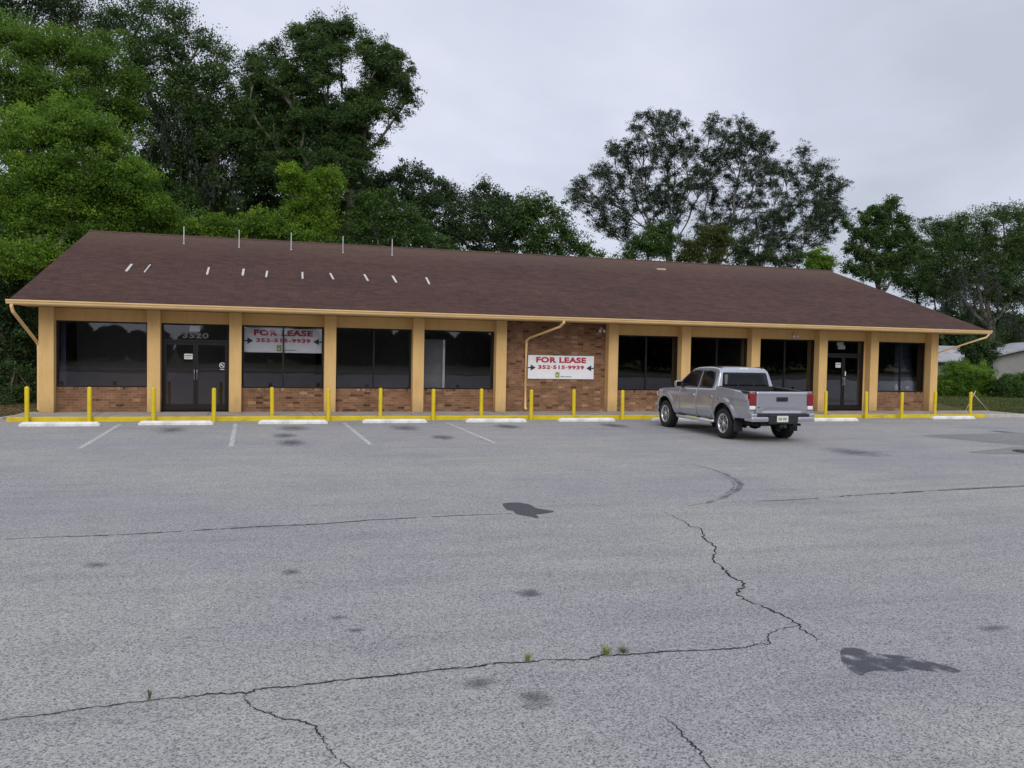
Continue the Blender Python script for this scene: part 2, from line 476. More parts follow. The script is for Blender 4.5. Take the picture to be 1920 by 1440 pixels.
# car paint: metallic silver with flake
m = mat('car_paint', (0.46, 0.47, 0.51), 0.27, metal=0.6, coat=1.0)
v = coords(m)
setcol(m, ramp(m, noisen(m, v, 400, 2), [(0.3, (0.38, 0.385, 0.43)), (0.7, (0.48, 0.485, 0.53))]))
MT['car_paint'] = m
m = mat('tail_red', (0.22, 0.006, 0.014), 0.15, coat=0.8); MT['tail_red'] = m
m = mat('lamp_clear', (0.75, 0.76, 0.78), 0.12, coat=1.0); MT['lamp_clear'] = m


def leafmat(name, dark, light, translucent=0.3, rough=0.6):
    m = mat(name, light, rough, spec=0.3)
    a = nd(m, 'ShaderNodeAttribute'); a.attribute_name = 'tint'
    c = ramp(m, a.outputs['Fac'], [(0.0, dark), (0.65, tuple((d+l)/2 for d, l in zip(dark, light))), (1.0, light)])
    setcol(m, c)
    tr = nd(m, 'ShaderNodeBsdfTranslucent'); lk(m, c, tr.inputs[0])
    mx = nd(m, 'ShaderNodeMixShader'); mx.inputs[0].default_value = translucent
    b = m.node_tree.nodes['Principled BSDF']; o = m.node_tree.nodes['Material Output']
    lk(m, b.outputs[0], mx.inputs[1]); lk(m, tr.outputs[0], mx.inputs[2]); lk(m, mx.outputs[0], o.inputs[0])
    MT[name] = m


leafmat('leaf_bright', (0.055, 0.135, 0.018), (0.28, 0.44, 0.045), 0.48)
leafmat('leaf_bright2', (0.042, 0.108, 0.017), (0.21, 0.34, 0.042), 0.45)
leafmat('leaf_mid', (0.028, 0.072, 0.015), (0.115, 0.21, 0.036), 0.36)
leafmat('leaf_dark', (0.017, 0.042, 0.015), (0.078, 0.138, 0.038), 0.32)
leafmat('leaf_mid2', (0.024, 0.060, 0.017), (0.118, 0.20, 0.045), 0.36)
leafmat('leaf_olive', (0.035, 0.05, 0.012), (0.12, 0.15, 0.03), 0.3)
leafmat('leaf_lime', (0.07, 0.15, 0.012), (0.27, 0.44, 0.035), 0.42)
leafmat('leaf_oak', (0.016, 0.036, 0.017), (0.058, 0.098, 0.042), 0.2)
leafmat('moss', (0.035, 0.045, 0.032), (0.085, 0.10, 0.075), 0.3)
leafmat('grass', (0.05, 0.085, 0.02), (0.17, 0.17, 0.055), 0.3)
leafmat('litter', (0.06, 0.03, 0.015), (0.26, 0.16, 0.08), 0.1)

# ------------------------------------------------------------------ ground, lot, walkway
GZ = -0.12


def sheet(name, poly, z, m, parent=None, cells=None):
    me = bpy.data.meshes.new(name)
    me.from_pydata([(x, y, z) for x, y in poly], [], [tuple(range(len(poly)))])
    me.materials.append(m)
    if me.polygons[0].normal.z < 0: me.flip_normals()
    return link(name, me, parent)


# grass/dirt ground material: mown grass with bare soil
m = mat('ground', (0.1, 0.1, 0.05), 0.97, spec=0.1)
v = coords(m)
g1 = ramp(m, noisen(m, v, 3.0, 7, 0.7), [(0.3, (0.045, 0.06, 0.018)), (0.5, (0.085, 0.085, 0.03)), (0.7, (0.16, 0.11, 0.055))])
g1 = mixc(m, 0.7, g1, ramp(m, noisen(m, v, 40, 3, 0.7), [(0.3, (0.5, 0.5, 0.5)), (0.7, (1.4, 1.4, 1.4))]), 'MULTIPLY')
setcol(m, g1); bump(m, noisen(m, v, 25, 4), 0.6, 0.03); MT['ground'] = m
tag(sheet('ground', [(-500, -500), (600, -500), (600, 700), (-500, 700)], GZ-0.008, MT['ground']), kind='structure')
lot_poly = [(-45, -42), (90, -42), (90, -30), (45, -14), (36.2, -3.6), (34.1, -0.8), (33.25, 0.75), (33.0, 1.6), (-0.55, 1.6), (-0.70, 0.57), (-0.98, -0.72), (-6, -1.4), (-45, -6)]
lot = tag(sheet('parking_lot', lot_poly, GZ, MT['asphalt']), kind='structure')
road = tag(sheet('road', [(-300, -58), (300, -58), (300, -45), (-300, -45)], GZ+0.003, MT['road']), kind='structure')

# pale kerbs at both ends of the lot edge
kb = MB()
def kerbrun(b, pts, w_, z1):
    for (a, c) in zip(pts[:-1], pts[1:]):
        a = Vector((*a, 0)); c = Vector((*c, 0)); d = (c-a).normalized(); n = Vector((-d.y, d.x, 0))*w_/2
        p = [a-n, c-n, c+n, a+n]
        vs = [(q.x, q.y, GZ-0.05) for q in p]+[(q.x, q.y, z1) for q in p]
        b.add(vs, [(3, 2, 1, 0), (4, 5, 6, 7), (0, 1, 5, 4), (1, 2, 6, 5), (2, 3, 7, 6), (3, 0, 4, 7)])
kerbrun(kb, [(-45, -5.9), (-6, -1.3), (-1.02, -0.62), (-0.80, 0.62), (-0.66, 1.6)], 0.13, GZ+0.03)
tag(kb.build('kerb', MT['kerb_concrete']), kind='structure')
kb = MB()
kerbrun(kb, [(33.3, 1.1), (33.35, 0.75), (34.2, -0.8), (36.3, -3.5), (45, -13.9)], 0.16, GZ+0.035)
tag(kb.build('kerb', MT['kerb_concrete']), kind='structure')

wk = MB()
wk.box(-0.62, 33.15, -1.50, 0.30, -0.25, 0.0, 0.01)
walk = tag(wk.build('walkway', MT['concrete']), kind='structure')
ky = MB(); ky.box(-0.60, 31.2, -1.62, -1.502, -0.2, 0.003, 0.018)
tag(ky.build('kerb', MT['kerb_yellow']), kind='structure')
ky = MB(); ky.box(31.204, 33.15, -1.62, -1.502, -0.2, 0.002, 0.018)
tag(ky.build('kerb', MT['kerb_concrete']), kind='structure')

# expansion joints cut across the walkway
for k in range(11):
    x = 1.4+k*2.9
    jb = MB(); jb.box(x, x+0.012, -1.50, 0.29, 0.0005, 0.0035)
    jb.build('joint', MT['crack'], walk)

# ---- painted stall lines, stains, cracks (parts of the lot)
def strip(name, pts, w_, m, z, jit=0.0, wj=0.0, sub=1, seed=1):
    r = random.Random(seed)
    P = [Vector((*p, 0)) for p in pts]
    Q = []
    for a, b in zip(P[:-1], P[1:]):
        for k in range(sub):
            t = k/sub
            p = a.lerp(b, t)
            if k: p += Vector((r.uniform(-jit, jit), r.uniform(-jit, jit), 0))
            Q.append(p)
    Q.append(P[-1])
    vs = []; fs = []
    for i, p in enumerate(Q):
        d = (Q[min(i+1, len(Q)-1)]-Q[max(i-1, 0)]).normalized(); n = Vector((-d.y, d.x, 0))
        e = min(1.0, 0.35+2.5*min(i, len(Q)-1-i)/len(Q)) if wj else 1.0
        a = w_/2*(1+r.uniform(-wj, wj))*e; b = w_/2*(1+r.uniform(-wj, wj))*e
        vs += [(p.x+n.x*a, p.y+n.y*a, z), (p.x-n.x*b, p.y-n.y*b, z)]
    for i in range(len(Q)-1):
        fs.append((2*i, 2*i+1, 2*i+3, 2*i+2))
    o = MB().add(vs, fs).build(name, m, lot)
    return o


LZ = GZ+0.004
for i, x in enumerate((2.24, 5.08, 7.95, 10.85, 13.75)):
    strip('parking_line', [(x, -2.5), (x+(.05 if i < 3 else -.05), -8.0)], 0.10, MT['line_paint'] if i < 4 else MT['line_paint_faint'], LZ, sub=6)
for a, b in (((26.23, -2.53), (25.0, -3.51)), ((27.21, -2.9), (25.8, -4.16)), ((27.06, -4.44), (25.13, -5.93)), ((28.6, -3.2), (27.2, -4.5))):
    strip('parking_line', [a, b], 0.12, MT['line_paint_faint'], LZ, sub=4)
crack1 = [(3.2, -21.42), (4.31, -21.27), (4.63, -21.24), (4.95, -21.19), (5.27, -21.19), (5.41, -21.17), (5.6, -21.21), (5.69, -21.16), (5.85, -21.17), (6.17, -21.14), (6.44, -21.14), (6.78, -21.11), (7.07, -21.12), (7.13, -21.09), (7.36, -21.12), (7.55, -21.11), (7.8, -21.18), (7.94, -21.11), (8.08, -21.15), (8.37, -21.15), (8.71, -21.2), (9.0, -21.22), (9.09, -21.17), (9.2, -21.19), (9.32, -21.0), (9.47, -20.91), (9.66, -20.88)]
crack2 = [(10.8, -16.36), (10.76, -16.72), (10.74, -17.06), (10.67, -17.27), (10.74, -17.44), (10.51, -17.93), (10.4, -18.38), (10.11, -18.8), (10.02, -19.16), (9.92, -19.48), (9.94, -19.63), (9.83, -19.84), (9.68, -19.96), (9.65, -20.17), (9.67, -20.38), (9.7, -20.63), (9.69, -20.83), (9.64, -20.93), (9.63, -21.08), (9.58, -21.21)]
crack3 = [(5.6, -21.21), (5.59, -21.3), (5.66, -21.46), (5.73, -21.53), (5.76, -21.59), (5.89, -21.67), (5.97, -21.76), (5.99, -21.88), (6.01, -21.99), (6.04, -22.12), (6.08, -22.22), (6.2, -22.7)]
crack4 = [(7.89, -22.13), (7.91, -22.25), (7.88, -22.43), (7.89, -22.53), (7.86, -22.64), (7.8, -22.95)]
seam1 = [(3.12, -16.44), (3.57, -16.43), (4.1, -16.45), (4.63, -16.42), (5.18, -16.36), (5.76, -16.3), (6.37, -16.29), (7.01, -16.16), (7.67, -16.12), (8.36, -16.08), (8.79, -16.09)]
seam2 = [(12.42, -15.85), (12.96, -15.86), (13.53, -15.82), (14.3, -15.68), (15.12, -15.63), (16.02, -15.53), (16.92, -15.47), (17.92, -15.42), (21, -15.2)]
strip('crack', crack1, 0.014, MT['crack'], LZ, 0.012, 0.75, 8, 3)
strip('crack', crack2, 0.015, MT['crack'], LZ, 0.022, 0.8, 6, 4)
strip('crack', crack3, 0.008, MT['crack'], LZ, 0.012, 0.8, 6, 5)
strip('crack', crack4, 0.008, MT['crack'], LZ, 0.012, 0.8, 6, 6)
m = alpha_mat('seam_tar', (0.04, 0.04, 0.042), (0.38, 0.50), 3.2, 0.85, radial=False)
strip('seam', seam1, 0.035, MT['seam_tar'], LZ, 0.01, 0.6, 8, 7)
strip('seam', seam2, 0.045, MT['seam_tar'], LZ, 0.012, 0.6, 8, 8)
strip('seam', [(p[0]+.4, p[1]+.10) for p in seam2[3:]], 0.02, MT['seam_tar'], LZ, 0.012, 0.6, 8, 9)
tyre = [(13.55, -12.0), (13.6, -12.7), (13.52, -13.3), (13.38, -13.84), (13.18, -14.34), (12.92, -14.73), (12.55, -15.17), (12.07, -15.6), (11.66, -15.88), (11.33, -16.02)]
strip('tyre_mark', tyre, 0.10, MT['tyre_mark'], LZ, 0.0, 0.5, 4, 10)
strip('tyre_mark', [(p[0]-.11, p[1]) for p in tyre[2:8]], 0.03, MT['tyre_mark'], LZ, 0.0, 0.5, 4, 11)


def smoothpoly(pts, n=4, jit=0.0, seed=0):
    r = random.Random(seed); out_ = []
    m_ = len(pts)
    for i in range(m_):
        p0, p1, p2, p3 = [Vector(pts[(i+k-1) % m_]) for k in range(4)]
        for k in range(n):
            t = k/n
            q = 0.5*((2*p1)+(-p0+p2)*t+(2*p0-5*p1+4*p2-p3)*t*t+(-p0+3*p1-3*p2+p3)*t**3)
            out_.append((q.x+r.uniform(-jit, jit), q.y+r.uniform(-jit, jit)))
    return out_


pudd = [(8.86, -15.4), (8.97, -15.34), (9.11, -15.37), (9.21, -15.55), (9.21, -15.79), (9.38, -16.05), (9.15, -16.19), (9.07, -16.21), (9.02, -16.45), (8.93, -16.29), (8.83, -16.13), (8.85, -15.91), (8.79, -15.83), (8.82, -15.56)]
sheet('stain', smoothpoly(pudd, 3, 0.006, 1), LZ+0.001, MT['wet_stain'], lot)
st2 = [(9.61, -21.44), (9.75, -21.4), (9.85, -21.56), (10.05, -21.69), (10.17, -21.96), (9.99, -21.93), (9.88, -21.86), (9.74, -21.87), (9.59, -21.81), (9.43, -21.87), (9.45, -21.7)]
sheet('stain', smoothpoly(st2, 3, 0.008, 2), LZ+0.001, MT['streak_stain'], lot)
sheet('asphalt_patch', [(23.0, -7.5), (23.71, -7.25), (34, -6.5), (34, -12.5), (23.9, -10.1), (23.5, -9.2)], LZ, MT['asphalt_dark'], lot)
sheet('asphalt_patch', smoothpoly([(21.0, -11.1), (22.14, -10.64), (23.6, -10.26), (25, -11), (23.2, -11.6), (22.15, -11.57)], 3), LZ, MT['asphalt_dark'], lot)
for (x, y, rx, ry, mm) in [(3.61, -4.16, .42, 1.0, 'oil'), (6.5, -3.96, .42, .9, 'oil'), (6.27, -5.86, .3, .7, 'scuff'), (6.34, -7.38, .35, .8, 'scuff'), (9.42, -4.19, .42, 1.0, 'oil'),
                           (9.9, -6.6, .3, .6, 'scuff'), (12.25, -3.92, .4, .8, 'scuff'), (15.49, -3.82, .4, .8, 'scuff'), (18.3, -10.68, .6, .9, 'oil'), (6.99, -21.41, .13, .1, 'oil'), (7.26, -21.7, .12, .16, 'oil'),
                           (7.91, -19.58, .12, .14, 'scuff'), (4.22, -17.79, .12, .12, 'oil'), (5.96, -18.43, .1, .13, 'oil'), (6.28, -19.88, .08, .06, 'oil'), (6.36, -20.21, .08, .05, 'oil'), (11.13, -21.28, .14, .07, 'oil'),
                           (26.63, -6.73, .35, .5, 'scuff'), (7.2, -21.55, .03, .025, 'oil'), (5.2, -20.1, .04, .03, 'oil')]:
    kr = [1+.28*noise.noise(Vector((math.cos(a*math.pi/12)*1.6+x, math.sin(a*math.pi/12)*1.6+y, 0))) for a in range(24)]
    p = [(x+rx*1.25*kr[a]*math.cos(a*math.pi/12), y+ry*1.15*kr[a]*math.sin(a*math.pi/12)) for a in range(24)]
    sheet('stain', p, LZ+0.0015, MT[mm], lot)
# iron drain cover at the right edge of the view
dc = thing('drain_cover', 'low dark iron drain cover in the grey lot at the right edge of the photo', 'drain cover', (22.75, -11.25, GZ+0.004))
MB().lathe([(0.0, 0.03), (0.30, 0.03), (0.34, 0.02), (0.36, 0.0)], n=28).build('lid', MT['black_plastic'], dc)
MB().lathe([(0.37, 0.0), (0.38, 0.018), (0.44, 0.012), (0.46, 0.0)], n=28).build('rim', MT['rubber'], dc)

# ------------------------------------------------------------------ the building
B = thing('commercial_building', 'long low brick and tan storefront building with brown shingle roof', 'building', (0, 0, 0))
WY = 0.30     # wall plane
cols = [-.02, 2.76, 5.0, 7.755, 10.475, 13.18, 17.095, 19.81, 22.56, 25.36, 27.59, 30.32]
CW = 0.175
for i, x in enumerate(cols):
    cw = 0.19 if i == 0 else (0.165 if i == 11 else CW)
    c_ = MB(); c_.box(x-cw, x+cw, 0.0, WY+0.02 if 0 < i < 11 else 0.42, 0.0, 2.955, 0.012)
    c_.build('column', MT['stucco'], B)
# side, rear walls with gables
H = 2.97
for nm, x0, x1 in (('wall', -0.20, -0.02), ('wall', 30.30, 30.475)):
    wb = MB(); wb.prism([(0.43, -0.1), (14.6, -0.1), (14.6, H), (7.5, 5.55), (0.43, H+0.1)], x0, x1, 'yz')
    wb.build('wall', MT['stucco'], B)
wb = MB(); wb.box(-0.015, 30.295, 14.4, 14.6, -0.1, H); wb.build('wall', MT['stucco'], B)
# head beam over the openings
bays = list(zip(cols[:-1], cols[1:]))
for i, (a, b) in enumerate(bays):
    x0 = a+CW; x1 = b-CW
    if i == 5:
        wb = MB(); wb.box(x0, x1, WY, WY+0.2, 0.0, 2.95); wb.build('brick_wall', MT['brick'], B); continue
    wb = MB(); wb.box(x0, x1, WY, WY+0.2, 2.63, 2.95)
    wb.box(x0, x1, WY-0.02, WY-0.001, 2.60, 2.65)
    wb.build('beam', MT['stucco'], B)
    wx0, wx1 = x0+.012, x1-.012
    if i in (10,): wx0 = x0+.2
    if i == 9: wx0 = x0+.1; wx1 = x1-.06
    if wx0-x0 > 0.05:
        j_ = MB(); j_.box(x0, wx0, WY, WY+0.18, 0.0, 2.60); j_.build('jamb', MT['stucco'], B)
    if x1-wx1 > 0.05:
        j_ = MB(); j_.box(wx1, x1, WY, WY+0.18, 0.0, 2.60); j_.build('jamb', MT['stucco'], B)
    if i in (1, 9):
        d = MB(); f = 0.05
        z0, z1 = 0.03, 2.60
        d.box(wx0, wx0+f, WY+.02, WY+.12, z0, z1, .004); d.box(wx1-f, wx1, WY+.02, WY+.12, z0, z1, .004)
        d.box(wx0+f, wx1-f, WY+.02, WY+.12, z1-f, z1, .004); d.box(wx0+f, wx1-f, WY+.02, WY+.12, 2.06, 2.13, .004)
        d.box(wx0+f, wx1-f, WY+.02, WY+.12, z0, z0+.02, .004)
        dr = d.build('door_frame', MT['bronze'], B)
        MB().box(wx0+f+.002, wx1-f-.002, WY+.06, WY+.066, 2.132, z1-f-.002).build('transom_glass', MT['glass'], dr)
        mid = (wx0+wx1)/2
        if i == 1:
            leaves = [(wx0+f+.006, mid-.003, 1), (mid+.003, wx1-f-.006, -1)]
        else:
            leaves = [(wx0+f+.006, mid-.003, 1), (mid+.003, wx1-f-.006, -1)]
        for (lx0, lx1, side) in leaves:
            q = MB(); s_ = 0.065
            q.box(lx0, lx0+s_, WY+.03, WY+.08, .06, 2.052, .004); q.box(lx1-s_, lx1, WY+.03, WY+.08, .06, 2.052, .004)
            q.box(lx0+s_, lx1-s_, WY+.03, WY+.08, 1.97, 2.052, .004); q.box(lx0+s_, lx1-s_, WY+.03, WY+.08, .06, .22, .004)
            dl = q.build('door', MT['bronze'], B)
            MB().box(lx0+s_+.001, lx1-s_-.001, WY+.05, WY+.056, .221, 1.969).build('pane', MT['glass'], dl)
            hx = lx1-.035 if side > 0 else lx0+.035
            hb = MB(); hb.tube([(hx, WY+.03, .95), (hx, WY-.02, .97), (hx, WY-.02, 1.22), (hx, WY+.03, 1.24)], .011, 6)
            hb.build('handle', MT['galv'], dl)
        continue
    lw = MB(); lw.box(x0, x1, WY, WY+0.18, 0.0, 0.632); lw.build('brick_wall', MT['brick'], B)
    sw = MB(); sw.box(x0, x1, WY-.012, WY+0.18, 0.634, 0.71, .004); sw.build('brick_sill', MT['brick_soldier'], B)
    f = 0.045; z0, z1 = 0.712, 2.60
    d = MB()
    d.box(wx0, wx0+f, WY+.02, WY+.10, z0, z1, .004); d.box(wx1-f, wx1, WY+.02, WY+.10, z0, z1, .004)
    d.box(wx0+f, wx1-f, WY+.02, WY+.10, z1-f, z1, .004); d.box(wx0+f, wx1-f, WY+.02, WY+.10, z0, z0+f, .004)
    fr = d.build('window_frame', MT['bronze'], B)
    mids = [] if i in (0, 4) else [(wx0+wx1)/2]
    xs = [wx0+f]+mids+[wx1-f]
    for mx in mids:
        q = MB(); q.box(mx-.022, mx+.022, WY+.022, WY+.098, z0+f+.001, z1-f-.001, .004); q.build('mullion', MT['bronze'], fr)
    for a_, b_ in zip(xs[:-1], xs[1:]):
        e0 = .023 if a_ in mids else .001; e1 = .023 if b_ in mids else .001
        MB().box(a_+e0, b_-e1, WY+.055, WY+.061, z0+f+.001, z1-f-.001).build('pane', MT['glass'], fr)
# interior shell
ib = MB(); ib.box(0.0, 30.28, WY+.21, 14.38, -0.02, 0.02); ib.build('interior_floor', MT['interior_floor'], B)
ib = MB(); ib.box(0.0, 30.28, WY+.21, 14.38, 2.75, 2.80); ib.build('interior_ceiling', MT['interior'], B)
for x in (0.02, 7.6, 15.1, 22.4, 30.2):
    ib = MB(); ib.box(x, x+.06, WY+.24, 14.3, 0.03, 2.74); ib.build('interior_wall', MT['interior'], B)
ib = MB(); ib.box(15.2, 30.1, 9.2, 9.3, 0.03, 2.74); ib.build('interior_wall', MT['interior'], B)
varied('reflect_grey', (0.20, 0.19, 0.185), (0.27, 0.26, 0.25), .6, 0.9)  # grey of the window reflections put into a wall colour
varied('reflect_tan', (0.16, 0.11, 0.10), (0.22, 0.15, 0.13), .6, 0.9)  # reddish lower reflection put into a wall colour
ib = MB(); ib.box(0.09, 7.55, 3.6, 3.7, 1.15, 2.74); ib.build('interior_wall', MT['reflect_grey'], B)  # pale partition added so the left glass reads as reflecting grey
ib = MB(); ib.box(0.09, 7.55, 3.55, 3.7, 0.03, 1.148); ib.build('interior_wall', MT['reflect_tan'], B)  # lower band imitates the reddish reflection in the glass
ib = MB(); ib.box(7.67, 15.05, 4.6, 4.7, 0.03, 2.74); ib.build('interior_wall', MT['reflect_grey'], B)  # second pale partition added for the grey reflection in the glass
varied('reflect_panel', (0.14, 0.145, 0.15), (0.18, 0.18, 0.19), 3, 0.7)
varied('tint_blue', (0.02, 0.025, 0.055), (0.03, 0.035, 0.07), 3, 0.7)
ib = MB(); ib.box(10.62, 11.38, .75, .80, 0.03, 2.3); ib.build('interior_panel', MT['reflect_panel'], B)  # panel imitates the pale grey reflection left of the post
ib = MB(); ib.box(11.40, 11.47, .72, .82, 0.03, 2.30); ib.build('interior_post', MT['white_paint'], B)
ib = MB(); ib.box(29.1, 30.1, .70, .72, 0.03, 2.6); ib.build('interior_panel', MT['tint_blue'], B)
ib = MB(); ib.box(0.22, 0.36, .62, .66, 0.5, 2.6); ib.build('interior_panel', MT['tint_blue'], B)

# soffit, fascia gutter, roof
sb = MB(); sb.add([(-.60, -0.93, 2.96), (31.66, -0.93, 2.96), (31.66, WY+.1, 2.962), (-.60, WY+.1, 2.962), (-.60, -0.93, 2.98), (31.66, -0.93, 2.98), (31.66, WY+.1, 2.985), (-.60, WY+.1, 2.985)],
                  [(3, 2, 1, 0), (4, 5, 6, 7), (0, 1, 5, 4), (1, 2, 6, 5), (2, 3, 7, 6), (3, 0, 4, 7)])
sb.build('soffit', MT['soffit'], B)
fb = MB(); fb.box(-.64, 31.70, -0.965, -0.935, 2.945, 3.085); fb.build('fascia', MT['trim'], B)
# K-style gutter: profile swept along x
gp = [(-0.970, 3.085), (-0.970, 2.965), (-1.03, 2.962), (-1.06, 2.99), (-1.072, 3.03), (-1.10, 3.05), (-1.105, 3.085), (-1.098, 3.085), (-1.092, 3.056), (-1.06, 3.035), (-1.05, 2.998), (-1.025, 2.972), (-.978, 2.972), (-.978, 3.085)]
gt = MB(); gt.prism(gp, -.74, 31.90, 'yz'); gut = gt.build('gutter', MT['trim'], B)
for x in (-.75, 31.90):
    e_ = MB(); e_.prism([(-0.970, 3.085), (-0.970, 2.965), (-1.03, 2.962), (-1.06, 2.99), (-1.072, 3.03), (-1.10, 3.05), (-1.105, 3.085)], x, x+.01, 'yz'); e_.build('end_cap', MT['trim'], gut)

e0 = Vector((-.66, -1.02, 3.10)); e1 = Vector((31.75, -1.02, 3.10)); r0 = Vector((-.22, 7.5, 6.02)); r1 = Vector((31.10, 7.5, 6.02))
def roof_side(front):
    ang = math.atan2(6.02-3.10, 8.52)
    L_ = math.hypot(6.02-3.10, 8.52)
    nx, ny = 110, 30
    vs = []; fs = []
    for j in range(ny+1):
        t = j/ny
        for i in range(nx+1):
            s_ = i/nx
            xa = -.66+(.44)*t; xb = 31.75-(.65)*t
            x = xa+(xb-xa)*s_
            dz = 0.018*noise.noise(Vector((x*.35, t*3, 1.7)))*math.sin(math.pi*t)
            vs.append((x, t*L_, dz))
    for j in range(ny):
        for i in range(nx):
            a = j*(nx+1)+i
            fs.append((a, a+1, a+nx+2, a+nx+1))
    n = len(vs)
    # underside and edge
    c4 = [0, nx, (ny+1)*(nx+1)-1, ny*(nx+1)]
    vs += [(vs[k][0], vs[k][1], -0.035) for k in c4]
    fs += [(n+3, n+2, n+1, n)]
    mb = MB(); mb.add(vs, fs, False)
    rim = [(c4[0], c4[1], range(0, nx+1)), (c4[3], c4[2], [ny*(nx+1)+i for i in range(nx+1)]), (c4[0], c4[3], [j*(nx+1) for j in range(ny+1)]), (c4[1], c4[2], [j*(nx+1)+nx for j in range(ny+1)])]
    for a, b, ids in rim:
        ia = n+c4.index(a); ib_ = n+c4.index(b)
        mb.f.append(tuple(list(ids)+[ib_, ia])); mb.sm.append(False)
    o = mb.build('roof', MT['shingle'], B)
    if front:
        o.location = (0, -1.02, 3.10); o.rotation_euler = (ang, 0, 0)
    else:
        o.location = (31.09, 16.02, 3.10); o.rotation_euler = (ang, 0, math.pi)
    return o
roof = roof_side(True); roof2 = roof_side(False)
rc = MB()
for k in range(78):
    x = -.24+k*.4025
    rc.add([(x, 7.36, 5.985), (x+.42, 7.36, 5.975), (x+.42, 7.5, 6.040), (x, 7.5, 6.052), (x, 7.64, 5.985), (x+.42, 7.64, 5.975)], [(0, 1, 2, 3), (3, 2, 5, 4)])
rc.build('ridge_cap', MT['shingle'], B)
# roof posts
SL = (6.02-3.10)/8.52
def rz(y): return 3.10+(y+1.02)*SL
for (x, y) in ((3.07, 6.2), (4.95, 6.15), (6.78, 6.19), (8.66, 6.12), (10.5, 6.08)):
    z = rz(y)
    pb = MB(); pb.box(x-.017, x+.017, y-.017, y+.017, z-.05, z+.62, .004)
    pb.box(x-.035, x+.035, y-.04, y+.04, z-.03, z+.012)
    pb.build('roof_post', MT['galv'], B)
fl = MB(); fl.box(21.55, 21.95, 5.95, 6.12, rz(6.03)-.03, rz(6.03)+.035, .01)
fl.build('roof_flashing', MT['wood_pale'], B)

# white strips lying up the slope
sticks = [((1.74, 2.13), (1.78, 2.98), .075), ((2.26, 2.1), (2.32, 3.02), .04), ((4.08, 2.15), (4.09, 3.0), .06), ((5.15, 2.2), (5.17, 3.0), .07), ((5.87, 2.13), (5.91, 2.86), .06), ((7.01, 2.12), (7.04, 2.92), .06), ((8.0, 2.21), (7.95, 2.94), .06), ((9.13, 2.19), (9.1, 2.99), .065), ((10.07, 2.14), (10.06, 2.95), .07), ((11.19, 2.11), (11.23, 2.93), .065)]
ordn = ['first', 'second', 'third', 'fourth', 'fifth', 'sixth', 'seventh', 'eighth', 'ninth', 'tenth', 'eleventh', 'twelfth', 'thirteenth']
for i, (a, b, w_) in enumerate(sticks):
    a3 = Vector((a[0], a[1], rz(a[1])+.022)); b3 = Vector((b[0], b[1], rz(b[1])+.022))
    d = (b3-a3); s_ = Vector((w_/2, 0, 0)); up = Vector((0, -SL, 1)).normalized()*.012
    vs = [a3-s_-up, a3+s_-up, b3+s_-up, b3-s_-up, a3-s_+up, a3+s_+up, b3+s_+up, b3-s_+up]
    o = MB().add(vs, [(3, 2, 1, 0), (4, 5, 6, 7), (0, 1, 5, 4), (1, 2, 6, 5), (2, 3, 7, 6), (3, 0, 4, 7)]).build('metal_strip', MT['metal_white'])
    side = 'leftmost' if i == 0 else ('rightmost' if i == 9 else ordn[i]+' from the left')
    tag(o, f'short white metal strip on the brown roof slope, {side} of the ten', 'metal strip', 'white strips on the roof slope')

# downspouts
def spout(pts, w_=.05):
    t = MB(); t.tube(pts, w_, 4, True, 0.8)
    for f_ in range(len(t.sm)): t.sm[f_] = False
    return t.build('downspout', MT['trim'], B)
spout([(-.62, -1.03, 2.97), (-.62, -1.03, 2.90), (-.60, -.96, 2.76), (-.30, .20, 1.98), (-.265, .27, 1.88), (-.265, .27, 1.6), (-.265, .27, 0.05)])
spout([(31.78, -1.03, 2.97), (31.78, -1.03, 2.93), (31.73, -.99, 2.84), (31.53, -.88, 2.76), (30.66, .10, 2.26), (30.56, .2, 2.18), (30.54, .25, 2.0), (30.54, .26, 0.05)])
spout([(14.92, -1.03, 2.97), (14.92, -1.03, 2.90), (14.86, -.85, 2.78), (14.18, .15, 2.42), (14.09, .235, 2.32), (14.09, .24, 2.2), (14.09, .24, 0.14), (14.09, .16, 0.06)])

# flood lights under the eave
def flood(x, label):
    t = thing('flood_light', label, 'lamp', (x, WY-.005 if x < 20 else WY, 2.80), 0, 'twin flood lights under the eave')
    MB().lathe([(0.0, -.04), (.05, -.04), (.055, 0), (0.0, 0)], axis='y', n=14).build('mount', MT['metal_white'], t)
    for sx_ in (-1, 1):
        b = MB(); b.tube([(sx_*.02, -.03, 0), (sx_*.06, -.07, -.03)], .01, 6)
        a = b.build('arm', MT['metal_white'], t)
        b = MB(); prof = [(.018, 0), (.03, .03), (.05, .08), (.055, .10), (.04, .105), (0.0, .105)]
        b.lathe(prof, n=14)
        o = b.build('bulb', MT['lamp_clear'], t); o.location = (sx_*.06, -.07, -.03); o.rotation_euler = (R_(140), 0, R_(sx_*25))
    return t
flood(16.74, 'white twin flood light on the brick wall under the eave')
flood(24.30, 'white twin flood light on the tan beam behind the truck')

